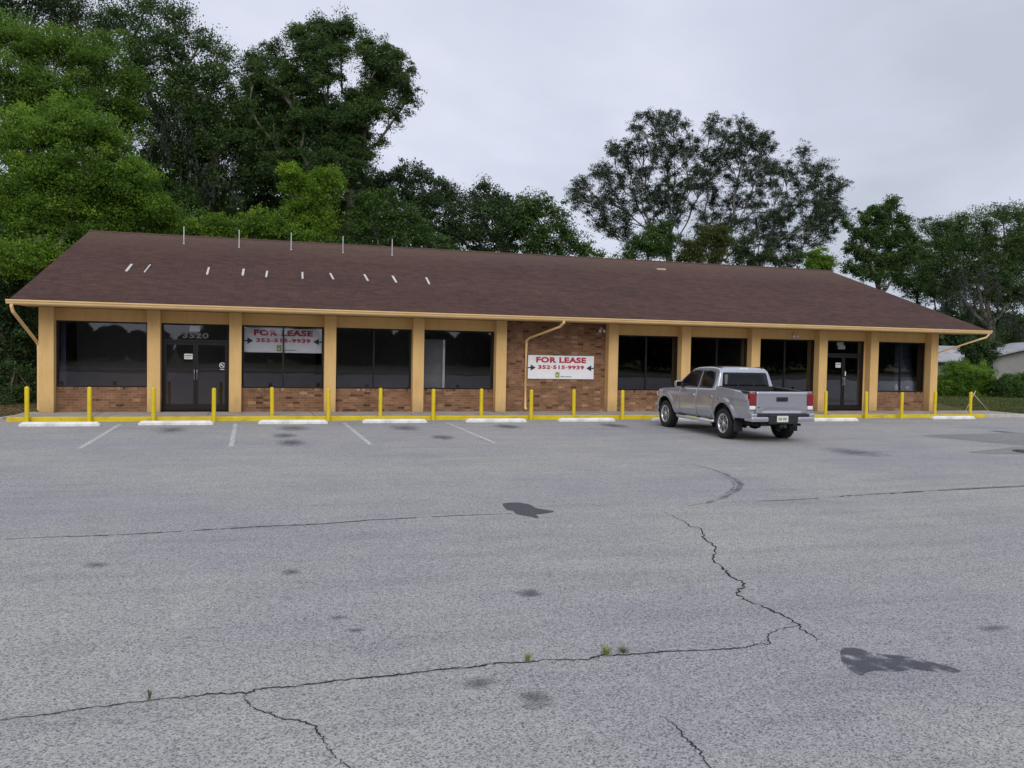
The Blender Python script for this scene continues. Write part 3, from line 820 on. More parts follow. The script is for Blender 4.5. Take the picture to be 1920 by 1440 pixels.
# ------------------------------------------------------------------ lettering
def text(name, body, m, parent, x, z, y, h, width, bold=0.03, thick=0.002):
    cu = bpy.data.curves.new(name, 'FONT'); cu.body = body; cu.align_x = 'CENTER'; cu.align_y = 'BOTTOM_BASELINE'
    cu.size = 1.0; cu.offset = bold; cu.extrude = 0.001; cu.resolution_u = 3; cu.space_character = 1.08
    ob = bpy.data.objects.new('tmp', cu); C.objects.link(ob)
    dg = bpy.context.evaluated_depsgraph_get()
    me = bpy.data.meshes.new_from_object(ob.evaluated_get(dg))
    bpy.data.objects.remove(ob)
    n = len(me.vertices); co = np.empty(n*3); me.vertices.foreach_get('co', co); co = co.reshape(-1, 3)
    lo, hi = co.min(0), co.max(0)
    sxx = width/(hi[0]-lo[0]); sz_ = h/(hi[1]-lo[1])
    out_ = np.stack([(co[:, 0]-(lo[0]+hi[0])/2)*sxx+x, y-co[:, 2]*thick*1000*0+np.where(co[:, 2] > 0, -thick, 0), (co[:, 1]-lo[1])*sz_+z], 1)
    me.vertices.foreach_set('co', out_.ravel()); me.update()
    me.materials.clear(); me.materials.append(m); me.name = name
    return link(name, me, parent)


def lease_sign(x0, x1, z0, z1, y, label, sep, fy):
    t = thing('lease_banner', label, 'sign', ((x0+x1)/2, y, z0))
    W = x1-x0; Hh = z1-z0
    vs = []; fs = []; nx = 24
    for i in range(nx+1):
        x = -W/2+W*i/nx
        for j in range(5):
            vs.append((x, .006*math.sin(i*1.3+j)*(0.5), Hh*j/4-.006*math.sin(math.pi*i/nx)*(1 if j == 4 else 0)))
    for i in range(nx):
        for j in range(4):
            a = i*5+j
            fs.append((a, a+5, a+6, a+1))
    n = len(vs)
    b = MB(); b.add(vs, fs, True); b.add([(v_[0], v_[1]+.006, v_[2]) for v_ in vs], [f_[::-1] for f_ in fs], True)
    ring = [k for k in range(nx*5+5)]
    b.build('banner', MT['vinyl'], t, fixn=False)
    yy = -.007
    text('lettering', 'FOR LEASE', MT['red_ink'], t, 0.0, Hh*.685, yy, Hh*.245, W*.76, .045)
    text('phone_number', '352%s515%s9939' % (sep, sep), MT['red_ink'], t, 0.0, Hh*.415, yy, Hh*.165, W*.70, .04)
    for s_ in (-1, 1):
        xa = s_*W*.497; xb = s_*W*.46; xt = s_*W*.385; zc = Hh*.47
        p = [(xa, zc-.02), (xb, zc-.02), (xb, zc-.10), (xt, zc), (xb, zc+.10), (xb, zc+.02), (xa, zc+.02)]
        a = MB(); a.prism(p, yy-.002, yy); a.build('arrow', MT['navy_ink'], t)
    # small emblem: a U shape with a dark bar, and a line of fine print
    lx = -.13; lz = Hh*.08
    u = MB(); u.box(lx-.07, lx-.03, yy-.002, yy, lz+.03, lz+.17); u.box(lx+.03, lx+.07, yy-.002, yy, lz+.03, lz+.17); u.box(lx-.07, lx+.07, yy-.002, yy, lz-.015, lz+.029)
    u.build('emblem', MT['logo_green'], t)
    u = MB(); u.box(lx-.025, lx+.0, yy-.002, yy, lz+.10, lz+.17); u.box(lx+.005, lx+.025, yy-.002, yy, lz+.06, lz+.15)
    u.build('emblem_mark', MT['grey_ink'], t)
    u = MB()
    r = random.Random(5); x = lx+.11
    while x < lx+.50:
        w_ = r.uniform(.012, .022); u.box(x, x+w_, yy-.0015, yy, lz+.0, lz+r.choice((.022, .03, .036))); x += w_+.008
    u.build('fine_print', MT['grey_ink'], t)
    return t


lease_sign(14.17, 16.50, 1.08, 1.86, WY-.03, 'white for lease banner fixed to the brick wall beside the downspout', '\u00b7', 0)
lease_sign(5.24, 7.53, 1.79, 2.53, WY+.13, 'white for lease banner hung inside the window right of the double doors', '-', 0)

# papers and lettering on the doors
t = tag(MB().box(3.70, 3.99, WY+.09, WY+.16, 2.37, 2.56, .01).build('door_sensor', MT['paper']), 'pale box above the left double doors behind the transom glass', 'box')
varied('digit_black', (0.15, 0.15, 0.15), (0.19, 0.19, 0.19), 4, 0.9, spec=0.1)
text('address_number', '3520', MT['digit_black'], B, 3.87, 2.17, WY+.045, .17, .72, .03)
def paper(x0, x1, z0, z1, label, y=WY+.048, cat='notice', name='notice', line=True):
    t = thing(name, label, cat, ((x0+x1)/2, y, z0))
    MB().box(-(x1-x0)/2, (x1-x0)/2, -.001, .001, 0, z1-z0).build('sheet', MT['paper'], t)
    if line:
        b = MB(); hh = z1-z0
        b.box(-(x1-x0)*.4, (x1-x0)*.4, -.003, -.001, hh*.55, hh*.78); b.box(-(x1-x0)*.35, (x1-x0)*.3, -.003, -.001, hh*.25, hh*.33)
        b.build('print', MT['grey_ink'], t)
    return t
paper(3.56, 3.79, 1.55, 1.71, 'small white notice taped inside the left leaf of the left double doors')
t = thing('round_sticker', 'round no smoking sticker on the right leaf of the left double doors', 'sticker', (4.62, WY+.048, 1.38))
MB().lathe([(.065, -.002), (.085, -.002), (.085, 0), (.065, 0), (.065, -.002)], axis='y', n=24).build('ring', MT['paper'], t)
b = MB(); b.prism([(-.055, .04), (-.04, .055), (.055, -.04), (.04, -.055)], -.002, 0); b.box(-.05, .03, -.0035, -.0022, -.012, .012); b.build('bar', MT['paper'], t)
MB().box(-.06, .06, -.002, 0, -.13, -.11).build('caption', MT['paper'], t)
paper(26.16, 26.38, 1.60, 1.78, 'small white notice high on the left leaf of the right entrance door')
paper(26.46, 26.62, 1.30, 1.46, 'small white sticker near the centre of the right entrance door', line=False)
b = MB(); b.box(26.22, 26.52, WY+.08, WY+.14, 2.42, 2.56, .02); b.box(26.27, 26.58, WY+.075, WY+.13, 2.28, 2.43, .02)
tag(b.build('paper_stack', MT['paper']), 'two pale boxes behind glass at the top of the right entrance door', 'box')
for (x, z, w_, h_, lb) in ((29.0, .80, .12, .24, 'small white bottle on the sill of the rightmost window'), (29.5, .86, .12, .11, 'small white cup on the sill of the rightmost window')):
    b = MB(); r_ = w_/2
    if h_ > .2: b.lathe([(0, 0), (r_, 0), (r_, h_*.65), (r_*.4, h_*.8), (r_*.4, h_), (0, h_)], n=14)
    else: b.lathe([(0, 0), (r_*.8, 0), (r_, h_), (r_*.9, h_), (r_*.75, .01), (0, .01)], n=14)
    o = b.build('bottle' if h_ > .2 else 'cup', MT['white_paint']); o.location = (x, WY+.155, z-.04)
    tag(o, lb, 'bottle' if h_ > .2 else 'cup')
ib = MB(); ib.box(28.05, 30.1, WY+.125, WY+.5, .70, .757); ib.build('interior_shelf', MT['interior'], B)

# ------------------------------------------------------------------ bollards and wheel stops
def bollard(lab):
    t = thing('bollard', lab, 'bollard', (0, 0, 0), 0, 'yellow bollards along the kerb')
    MB().lathe([(.056, 0), (.056, .87), (.054, .89), (.046, .90)], n=20).build('post', MT['yellow_paint'], t)
    MB().lathe([(.046, .898), (.032, .912), (.0, .918)], n=20).build('cap', MT['yellow_paint'], t)
    return t
bspots = [(-.1, -1.72), (1.38, -1.74), (2.95, -1.74), (4.5, -1.9), (6.04, -1.3), (7.58, -1.74), (9.12, -1.3), (10.62, -1.74), (12.2, -1.3), (13.66, -1.74), (15.22, -1.3), (16.68, -1.78), (18.2, -1.3), (19.75, -1.78), (21.3, -1.3), (22.9, -1.78), (24.55, -1.3), (25.84, -1.78), (27.26, -1.85), (29.15, -1.35), (30.65, -1.45)]
blab = ['yellow bollard left of the left corner column, leftmost of the row', 'yellow bollard in front of the leftmost big window', 'yellow bollard in front of the second tan column', 'yellow bollard in front of the left double doors',
        'yellow bollard below the window that holds the for lease banner', 'yellow bollard in front of the fourth tan column', 'yellow bollard below the window right of the banner window', 'yellow bollard just right of the fifth tan column', 'yellow bollard below the window left of the brick wall bay',
        'yellow bollard beside the downspout of the brick wall bay', 'yellow bollard below the for lease banner on the brick wall', 'yellow bollard just right of the brick wall bay, left of the truck', 'yellow bollard ahead of the left front of the silver truck', 'yellow bollard ahead of the hood of the silver truck', 'yellow bollard hidden behind the cab of the silver truck', 'yellow bollard hidden behind the bed of the silver truck',
        'yellow bollard in front of the right entrance door', 'yellow bollard in front of the column right of the right door', 'yellow bollard in front of the rightmost window', 'yellow bollard just right of the right corner column', 'yellow bollard at the right end of the row by the crossed sticks']
hidden = {12, 13, 14, 15}
b0 = bollard(blab[0])
for i, (x, y) in enumerate(bspots):
    if i in hidden: continue
    o = b0 if i == 0 else dup(b0, label=blab[i])
    o.location = (x, y, GZ+.004 if y < -1.63 else 0.0)
    hs = (0.78+.0-(GZ if y < -1.63 else 0))/0.9
    if y > -1.5: hs = .80/.9
    else: hs = .91/.9
    o.scale = (1, 1, hs*(1+.01*math.sin(i*3.1)))
    o.rotation_euler = (R_(.5*math.sin(i*5.3)), R_(.6*math.sin(i*2.1)), i)


def wstop():
    L = 1.83; b = MB()
    sec = [(-.09, 0), (-.09, .06), (-.055, .105), (.055, .105), (.09, .06), (.09, 0)]
    vs = []; fs = []
    xs = [(-L/2, .45), (-L/2+.06, .93), (-L/2+.08, 1.0)]+[(-L/2+.08+(L-.16)*k/10, 1.0) for k in range(1, 10)]+[(L/2-.08, 1.0), (L/2-.06, .93), (L/2, .45)]
    for k, (x, s_) in enumerate(xs):
        for (y, z) in sec:
            vs.append((x, y*(0.8+.2*s_), z*s_))
    n = len(sec)
    for i in range(len(xs)-1):
        for k in range(n):
            fs.append((i*n+k, i*n+(k+1) % n, (i+1)*n+(k+1) % n, (i+1)*n+k))
    fs += [tuple(range(n)), tuple((len(xs)-1)*n+k for k in range(n))[::-1]]
    b.add(vs, fs)
    return b.build('wheel_stop', MT['stop_paint'])
stops = [(.93, -2.95, 'below the leftmost big window, leftmost of the row'), (3.62, -2.75, 'in front of the left double doors'), (6.58, -2.62, 'in front of the window with the for lease banner'), (9.37, -2.5, 'below the window right of the banner window'), (12.36, -2.45, 'left of the downspout, before the brick wall bay'), (15.24, -2.35, 'below the for lease banner on the brick wall'), (18.35, -2.35, 'partly hidden by the front wheel of the silver truck'), (23.78, -2.75, 'in front of the right entrance door, beside the truck tail'), (29.2, -2.15, 'at the right end of the row near the crossed sticks')]
w0 = wstop()
for i, (x, y, lb) in enumerate(stops):
    o = w0 if i == 0 else w0.copy()
    if i: C.objects.link(o)
    o.location = (x, y, GZ+.002); o.rotation_euler = (0, 0, R_(-.6+.7*math.sin(i*2.7)))
    tag(o, 'white concrete wheel stop '+lb, 'wheel stop', 'white wheel stops along the kerb')

# pair of crossed pale sticks by the last bollard
t = thing('crossed_sticks', 'two thin pale sticks leaning together behind the last yellow bollard', 'sticks', (33.2, 0.9, GZ))
for a, b_ in (((.75, .0, 0.03), (-.12, .05, .82)), ((-.45, .0, 0.03), (.03, 0, .86))):
    MB().tube([a, tuple((Vector(a)+Vector(b_))/2+Vector((0, .01, .01))), b_], .018, 6).build('stick', MT['wood_pale'], t)

# ------------------------------------------------------------------ the pickup truck (x forward from the rear axle, y left, z up)
T = thing('pickup_truck', 'silver double cab pickup truck parked nose first at the kerb', 'truck', (17.77, -7.55, GZ), R_(89.4))
WB, WR, AR = 3.236, 0.383, 0.50
BODY = thing  # placeholder name not used below


def half(x, z):
    """half width of the body side at (x, z)"""
    pts = [(.40, .80), (.47, .865), (.60, .905), (.78, .925), (.95, .928), (1.05, .918), (1.12, .895), (1.18, .868), (1.25, .855)]
    zz = max(pts[0][0], min(pts[-1][0], z))
    for (a, b), (c, d) in zip(pts[:-1], pts[1:]):
        if a <= zz <= c: y = b+(d-b)*(zz-a)/(c-a); break
    for cx in (0.0, WB):
        d = math.hypot(x-cx, (z-.39))
        if z < 1.05: y += .045*max(0, 1-abs(d-.555)/.10)**0.6 if abs(d-.555) < .10 else 0
    if -1.2 < x < .47 and z > .9: y += .02*math.sin(min(1, (x+1.2)/.3)*math.pi/2)
    if x > 3.5: y -= .22*((x-3.5)/.65)**2
    if x < -.45: y -= .055*((-x-.45)/.67)**1.4
    return y


def zlow(x):
    base = .43 if -.5 < x < 3.8 else (.56 if x < 0 else .50)
    for cx in (0.0, WB):
        d = abs(x-cx)
        if d < AR: base = max(base, .39+math.sqrt(max(0, AR*AR-d*d)))
    return base


def interp(x, tab):
    if x <= tab[0][0]: return tab[0][1]
    for (a, b), (c, d) in zip(tab[:-1], tab[1:]):
        if x <= c: return b+(d-b)*(x-a)/(c-a)
    return tab[-1][1]


def zup(x):
    return interp(x, [(-1.2, 1.21), (.45, 1.285), (.5, 1.225), (2.36, 1.175), (2.8, 1.150), (3.4, 1.12), (3.8, 1.07), (4.1, .99)])


def side_panel(x0, x1, step=.04):
    n = max(3, int((x1-x0)/step))
    xs = sorted(set([x0+(x1-x0)*i/n for i in range(n+1)]+[cx+AR*math.sin(k*math.pi/24) for cx in (0., WB) for k in range(-12, 13) if x0 < cx+AR*math.sin(k*math.pi/24) < x1]))
    return xs


def side(name, x0, x1, parent, m, sgn, thick=.02):
    xs = side_panel(x0, x1); nz = 14; b = MB(); vs = []; fs = []
    for x in xs:
        a, c = zlow(x), zup(x)
        for j in range(nz+1):
            z = a+(c-a)*j/nz
            vs.append((x, sgn*half(x, z), z))
    for i in range(len(xs)-1):
        for j in range(nz):
            q = i*(nz+1)+j
            fs.append((q, q+1, q+nz+2, q+nz+1) if sgn > 0 else (q, q+nz+1, q+nz+2, q+1))
    n = len(vs)
    vs += [(v_[0], v_[1]-sgn*thick, v_[2]) for v_ in vs]
    fs += [tuple(k+n for k in f_[::-1]) for f_ in fs]
    bd = []
    for i in range(len(xs)-1):
        q = i*(nz+1); bd.append((q, q+nz+1)); bd.append((q+nz, q+nz+1+nz))
    for j in range(nz): bd.append((j, j+1)); e_ = (len(xs)-1)*(nz+1)+j; bd.append((e_, e_+1))
    b.add(vs, fs, True)
    nb = len(b.f)
    b.f += [(a, c, c+n, a+n) for a, c in bd]; b.sm += [False]*len(bd)
    return b.build(name, m, parent)


for sgn in (1, -1):
    side('bed_side', -1.12, .455, T, MT['car_paint'], sgn)
    rd = side('rear_door', .463, 1.43, T, MT['car_paint'], sgn)
    fd = side('front_door', 1.438, 2.38, T, MT['car_paint'], sgn)
    side('front_fender', 2.388, 4.05, T, MT['car_paint'], sgn)
    for d_, hx in ((rd, .66), (fd, 1.62)):
        b = MB(); y0 = sgn*half(hx, 1.02)
        b.box(hx-.085, hx+.085, min(y0, y0+sgn*.03), max(y0, y0+sgn*.03), 1.005, 1.037, .012)
        b.build('door_handle', MT['chrome'], d_)
    # wheel-arch liner
    for cx in (0., WB):
        b = MB(); vs = []; fs = []
        for k in range(17):
            a = math.pi*k/16
            x = cx+(AR-.005)*math.cos(a); z = .39+(AR-.005)*math.sin(a)
            vs += [(x, sgn*.885, z), (x, sgn*.55, z)]
        for k in range(16): fs.append((2*k, 2*k+1, 2*k+3, 2*k+2))
        b.add(vs, fs, True); b.add([(cx-AR, sgn*.55, .3), (cx+AR, sgn*.55, .3), (cx+AR, sgn*.55, .9), (cx-AR, sgn*.55, .9)], [(0, 1, 2, 3)])
        b.build('wheel_arch', MT['black_plastic'], T)
    # running board
    b = MB(); b.tube([(.52, sgn*.86, .40), (.62, sgn*.93, .385), (2.45, sgn*.93, .385), (2.58, sgn*.86, .40)], .042, 10)
    rb = b.build('running_board', MT['rim_alloy'], T)
    b = MB()
    for x in (.75, 1.5, 2.3): b.tube([(x, sgn*.60, .45), (x, sgn*.90, .39)], .018, 6)
    b.build('bracket', MT['black_plastic'], rb)
# dark inner hull closes the gaps, floor and chassis
b = MB()
b.box(.47, 2.72, -.80, .80, .42, 1.12); b.box(2.6, 3.95, -.55, .55, .5, 1.0); b.box(-1.1, .46, -.55, .55, .58, .70)
b.box(-1.10, 3.9, -.46, -.36, .40, .52); b.box(-1.10, 3.9, .36, .46, .40, .52)
b.build('chassis', MT['black_plastic'], T)
b = MB(); b.lathe([(0, -.72), (.055, -.72), (.055, .72), (0, .72)], (0, 0, .36), 'y', 12)
b.lathe([(0, -.14), (.10, -.12), (.13, 0), (.10, .12), (0, .14)], (0, .0, .36), 'y', 16)
b.tube([(-.9, .45, .42), (-.3, .62, .46), (.5, .4, .42)], .05, 8); b.tube([(-1.0, -.62, .42), (-.7, -.60, .44), (-.2, -.5, .6)], .03, 8)
b.lathe([(.0, -.1), (.34, -.1), (.36, 0), (.34, .1), (0, .1)], (-.75, 0, .52), 'z', 20)
b.build('rear_axle', MT['rubber'], T)

# hood, cowl, nose
b = MB(); nx, ny = 20, 16; vs = []; fs = []
for i in range(nx+1):
    x = 2.70+(4.08-2.70)*i/nx
    yw = half(x, zup(x))-.012; ze = zup(x)
    for j in range(ny+1):
        u = -1+2*j/ny
        crown = .055*(1-abs(u)**3.0)*(1-.3*i/nx)
        nose = -.10*max(0, (x-3.85)/.23)**2
        vs.append((x, u*yw, ze+crown+nose+.02*(abs(u) < .55)*(1-abs(u))*0.5))
for i in range(nx):
    for j in range(ny):
        q = i*(ny+1)+j; fs.append((q, q+ny+1, q+ny+2, q+1))
n = len(vs); vs += [(a_, b_, c_-.02) for a_, b_, c_ in vs]; fs += [tuple(k+n for k in f_[::-1]) for f_ in fs]
b.add(vs, fs, True); b.build('hood', MT['car_paint'], T)
b = MB(); b.box(3.95, 4.12, -.70, .70, .66, 1.0, .04); b.build('grille', MT['black_plastic'], T)
b = MB(); b.box(3.95, 4.2, -.80, .80, .40, .66, .06); b.build('front_bumper', MT['car_paint'], T)
for s_ in (-1, 1):
    b = MB(); b.box(3.86, 4.08, min(s_*.55, s_*.80), max(s_*.55, s_*.80), .86, 1.0, .03); b.build('headlight', MT['lamp_clear'], T)

# cab greenhouse lofted along x
ZT = [(.47, 1.22), (.50, 1.34), (.545, 1.56), (.60, 1.71), (.68, 1.765), (.9, 1.787), (1.3, 1.793), (1.75, 1.775), (1.98, 1.735), (2.12, 1.665), (2.4, 1.47), (2.65, 1.28), (2.80, 1.17)]
def ztop(x): return interp(x, ZT)
def ygh(z): return .868-.34*(z-1.18)-.12*max(0, z-1.5)**2
def gh_section(x):
    zt = ztop(x); zb = min(1.16, zt-.02); pts = []
    zs_ = [zb+(zt-.055-zb)*k/8 for k in range(9)]
    for z in zs_: pts.append((ygh(z), z))
    ye, ze = pts[-1]
    for k in range(1, 6):
        a = k/5*math.pi/2
        pts.append((ye-.09*(1-math.cos(a)), ze+.055*math.sin(a)*.82))
    ye2, ze2 = pts[-1]
    for k in range(1, 5):
        t_ = k/4; pts.append((ye2*(1-t_), ze2+.055*.18+.012*math.sin(t_*math.pi/2)))
    full = pts+[(-y, z) for (y, z) in pts[-2::-1]]
    return full
xs = sorted(set([p[0] for p in ZT]+[.52, .57, .63, .75, 1.1, 1.5, 1.88, 2.05, 2.26, 2.52, 2.72]))
vs = []; fs = []
secs = [gh_section(x) for x in xs]; ns = len(secs[0])
for x, s_ in zip(xs, secs):
    tw = 1.0-.05*max(0, (.60-x)/.13)
    for (y, z) in s_: vs.append((x, y*tw, z))
for i in range(len(xs)-1):
    for k in range(ns-1):
        q = i*ns+k; fs.append((q, q+ns, q+ns+1, q+1))
fs.append(tuple(range(ns)))
b = MB(); b.add(vs, fs, True); cab = b.build('cab', MT['car_paint'], T)


def rounded(poly, r=.05, n=4):
    out_ = []
    m_ = len(poly)
    for i in range(m_):
        p = Vector(poly[i]); a = Vector(poly[i-1]); c = Vector(poly[(i+1) % m_])
        da = (a-p); dc_ = (c-p); ra = min(r, da.length*.45); rc_ = min(r, dc_.length*.45)
        s0 = p+da.normalized()*ra; s1 = p+dc_.normalized()*rc_
        for k in range(n+1):
            t_ = k/n; q = s0*(1-t_)**2+p*2*t_*(1-t_)+s1*t_*t_
            out_.append((q.x, q.y))
    return out_


def pane_on(name, poly, f3, m, parent, th=.006):
    """dense fan of a rounded polygon mapped on a surface f3(u, v, off)"""
    P = rounded(poly); cx = sum(p[0] for p in P)/len(P); cy = sum(p[1] for p in P)/len(P)
    rings = [0.0, .35, .7, 1.0]; vs = [f3(cx, cy, th)]; fs = []
    m_ = len(P)
    for r_ in rings[1:]:
        for p in P: vs.append(f3(cx+(p[0]-cx)*r_, cy+(p[1]-cy)*r_, th))
    for k in range(m_): fs.append((0, 1+k, 1+(k+1) % m_))
    for j in range(len(rings)-2):
        for k in range(m_):
            a = 1+j*m_+k; a2 = 1+j*m_+(k+1) % m_
            fs.append((a, a+m_, a2+m_, a2))
    n = len(vs); o_ = 1+(len(rings)-2)*m_
    for p in P: vs.append(f3(p[0], p[1], -.01))
    for k in range(m_): fs.append((o_+k, n+k, n+(k+1) % m_, o_+(k+1) % m_))
    b = MB(); b.add(vs, fs, True)
    return b.build(name, m, parent)


for sgn in (1, -1):
    f3 = lambda u, v_, o_, s_=sgn: (u, s_*(ygh(v_)+o_), v_)
    pane_on('side_window', [(.72, 1.235), (1.40, 1.23), (1.40, 1.70), (.98, 1.705), (.78, 1.66), (.67, 1.36)], f3, MT['car_glass'], rd if sgn < 0 else cab)
    pane_on('side_window', [(1.48, 1.23), (2.55, 1.22), (2.32, 1.46), (2.05, 1.655), (1.92, 1.69), (1.48, 1.70)], f3, MT['car_glass'], cab)
    # mirror
    b = MB(); b.box(2.20, 2.32, min(sgn*.95, sgn*1.13), max(sgn*.95, sgn*1.13), 1.20, 1.37, .04); mi = b.build('side_mirror', MT['car_paint'], T)
    b = MB(); b.tube([(2.30, sgn*.85, 1.20), (2.28, sgn*.98, 1.24)], .03, 8); b.build('arm', MT['black_plastic'], mi)
    b = MB(); b.box(2.190, 2.1985, min(sgn*.97, sgn*1.11), max(sgn*.97, sgn*1.11), 1.22, 1.35, .003); b.build('mirror_glass', MT['car_glass'], mi)


def rear_x(z): return interp(z, [(1.16, .455), (1.22, .47), (1.34, .50), (1.56, .545), (1.71, .60)])
pane_on('rear_window', [(-.69, 1.29), (.69, 1.29), (.63, 1.65), (-.63, 1.65)], lambda u, v_, o_: (rear_x(v_)-o_, u, v_), MT['car_glass'], cab)
b = MB(); b.box(.50, .53, -.235, -.215, 1.30, 1.66); b.box(.50, .53, .215, .235, 1.30, 1.66)
for f_ in range(len(b.v)):
    x, y, z = b.v[f_]; b.v[f_] = (rear_x(z)-.0085+(0.005 if x > .51 else 0), y, z)
b.build('window_divider', MT['black_plastic'], cab)
def wind_x(z): return interp(z, [(1.17, 2.80), (1.28, 2.65), (1.47, 2.40), (1.665, 2.12)])
pane_on('windshield', [(-.74, 1.21), (.74, 1.21), (.61, 1.655), (-.61, 1.655)], lambda u, v_, o_: (wind_x(v_)+o_, u, v_+o_*.7), MT['car_glass'], cab)
b = MB(); b.box(.60, .68, -.13, .13, 1.715, 1.765, .012); b.build('high_brake_light', MT['lamp_clear'], cab)
b = MB()
for s_ in (-1, 1): b.box(.66, 1.02, s_*.60-.012, s_*.60+.012, 1.775, 1.792, .004)
b.build('roof_strip', MT['black_plastic'], cab)
b = MB(); b.tube([(2.9, -.80, 1.15), (2.82, -.80, 1.75)], .004, 5); b.build('antenna', MT['black_plastic'], T)

# bed liner, rails
b = MB()
b.box(-1.05, .45, -.76, .76, .72, .75); b.box(-1.05, .45, .76, .80, .72, 1.21); b.box(-1.05, .45, -.80, -.76, .72, 1.21); b.box(.40, .440, -.80, .80, .751, 1.305)
b.build('bed_liner', MT['black_plastic'], T)
for s_ in (-1, 1):
    b = MB(); b.box(-1.10, .45, min(s_*.765, s_*.865), max(s_*.765, s_*.865), 1.16, 1.222, .012)
    b.v = [(x, y, z+(.075*(x+1.1)/1.55)) for x, y, z in b.v]
    b.build('bed_rail', MT['black_plastic'], T)

# tailgate with its pressed recess, handle and plate
b = MB(); nx, nz = 30, 18; vs = []; fs = []
for i in range(nx+1):
    y = -.70+1.40*i/nx
    for j in range(nz+1):
        z = .70+.535*j/nz
        x = -1.145
        if z > 1.18: x += .02*((z-1.18)/.055)**2
        if z > 1.15: x -= .012
        # trapezoid pressing low on the gate
        e_ = .57-abs(y)
        if .735 < z < .735+min(.09, max(0, e_*1.0)): x += .018
        vs.append((x, y, z))
for i in range(nx):
    for j in range(nz):
        q = i*(nz+1)+j; fs.append((q, q+1, q+nz+2, q+nz+1))
n = len(vs); vs += [(-1.06, a_[1], a_[2]) for a_ in vs]
fs += [tuple(k+n for k in f_[::-1]) for f_ in fs]
bd = [(i*(nz+1), (i+1)*(nz+1)) for i in range(nx)]+[(i*(nz+1)+nz, (i+1)*(nz+1)+nz) for i in range(nx)]+[(j, j+1) for j in range(nz)]+[(nx*(nz+1)+j, nx*(nz+1)+j+1) for j in range(nz)]
b.add(vs, fs, True); b.f += [(a, c, c+n, a+n) for a, c in bd]; b.sm += [False]*len(bd)
tg = b.build('tailgate', MT['car_paint'], T)
b = MB(); b.box(-1.163, -1.150, -.155, .155, 1.0, 1.105, .006); hd = b.build('handle', MT['black_plastic'], tg)
b = MB(); b.box(-1.175, -1.166, -.10, .10, 1.035, 1.07, .004); b.build('latch', MT['rubber'], hd)
b = MB(); b.box(-1.149, -1.1455, .50, .66, .80, .835); b.build('badge', MT['chrome'], tg)
b = MB(); b.box(-1.149, -1.1455, .60, .66, .842, .865); b.build('badge_accent', MT['tail_red'], tg)
for s_ in (-1, 1):
    b = MB(); lo, hi = (.707, .878)
    b.box(-1.155, -1.02, min(s_*lo, s_*hi), max(s_*lo, s_*hi), .90, 1.20, .03)
    tl = b.build('tail_light', MT['tail_red'], T)
    b = MB(); b.box(-1.152, -1.03, min(s_*(lo+.005), s_*(hi-.008)), max(s_*(lo+.005), s_*(hi-.008)), .80, .895, .025); b.build('reverse_lamp', MT['lamp_clear'], tl)
    b = MB(); b.box(-1.10, -1.0, min(s_*.707, s_*.868), max(s_*.707, s_*.868), .66, .797, .01); b.build('corner_panel', MT['car_paint'], T)
    b = MB(); b.box(-1.10, -1.0, min(s_*.707, s_*.855), max(s_*.707, s_*.855), 1.203, 1.236, .01); b.build('corner_cap', MT['car_paint'], T)
    # bumper ends
    b = MB(); b.box(-1.24, -.88, min(s_*.40, s_*.872), max(s_*.40, s_*.872), .51, .640, .045); b.box(-1.235, -.88, min(s_*.715, s_*.872), max(s_*.715, s_*.872), .62, .715, .035)
    b.build('bumper_end', MT['car_paint'], T)
    b = MB(); b.box(-1.225, -1.07, min(s_*.399, s_*.713), max(s_*.399, s_*.713), .642, .698, .006); b.build('bumper_step', MT['black_plastic'], T)
    # mud flap
    b = MB(); b.box(-.50, -.47, min(s_*.66, s_*.90), max(s_*.66, s_*.90), .22, .52, .008); b.build('mud_flap', MT['rubber'], T)
b = MB(); b.box(-1.23, -1.0, -.398, .398, .46, .690, .02); b.box(-1.24, -1.1, -.08, .08, .36, .44, .01); b.box(-1.33, -1.2, -.035, .035, .38, .43, .005)
bc = b.build('rear_bumper', MT['black_plastic'], T)
b = MB(); b.box(-1.243, -1.234, -.125, .185, .51, .66, .004); pl = b.build('license_plate', MT['plate'], T)
text_me = None
b = MB()
for k, y in enumerate((-.095, -.06, -.025, .03, .065, .10)):
    b.box(-1.246, -1.2435, y+.018, y+.042, .555, .615)
b.build('plate_characters', MT['grey_ink'], pl)


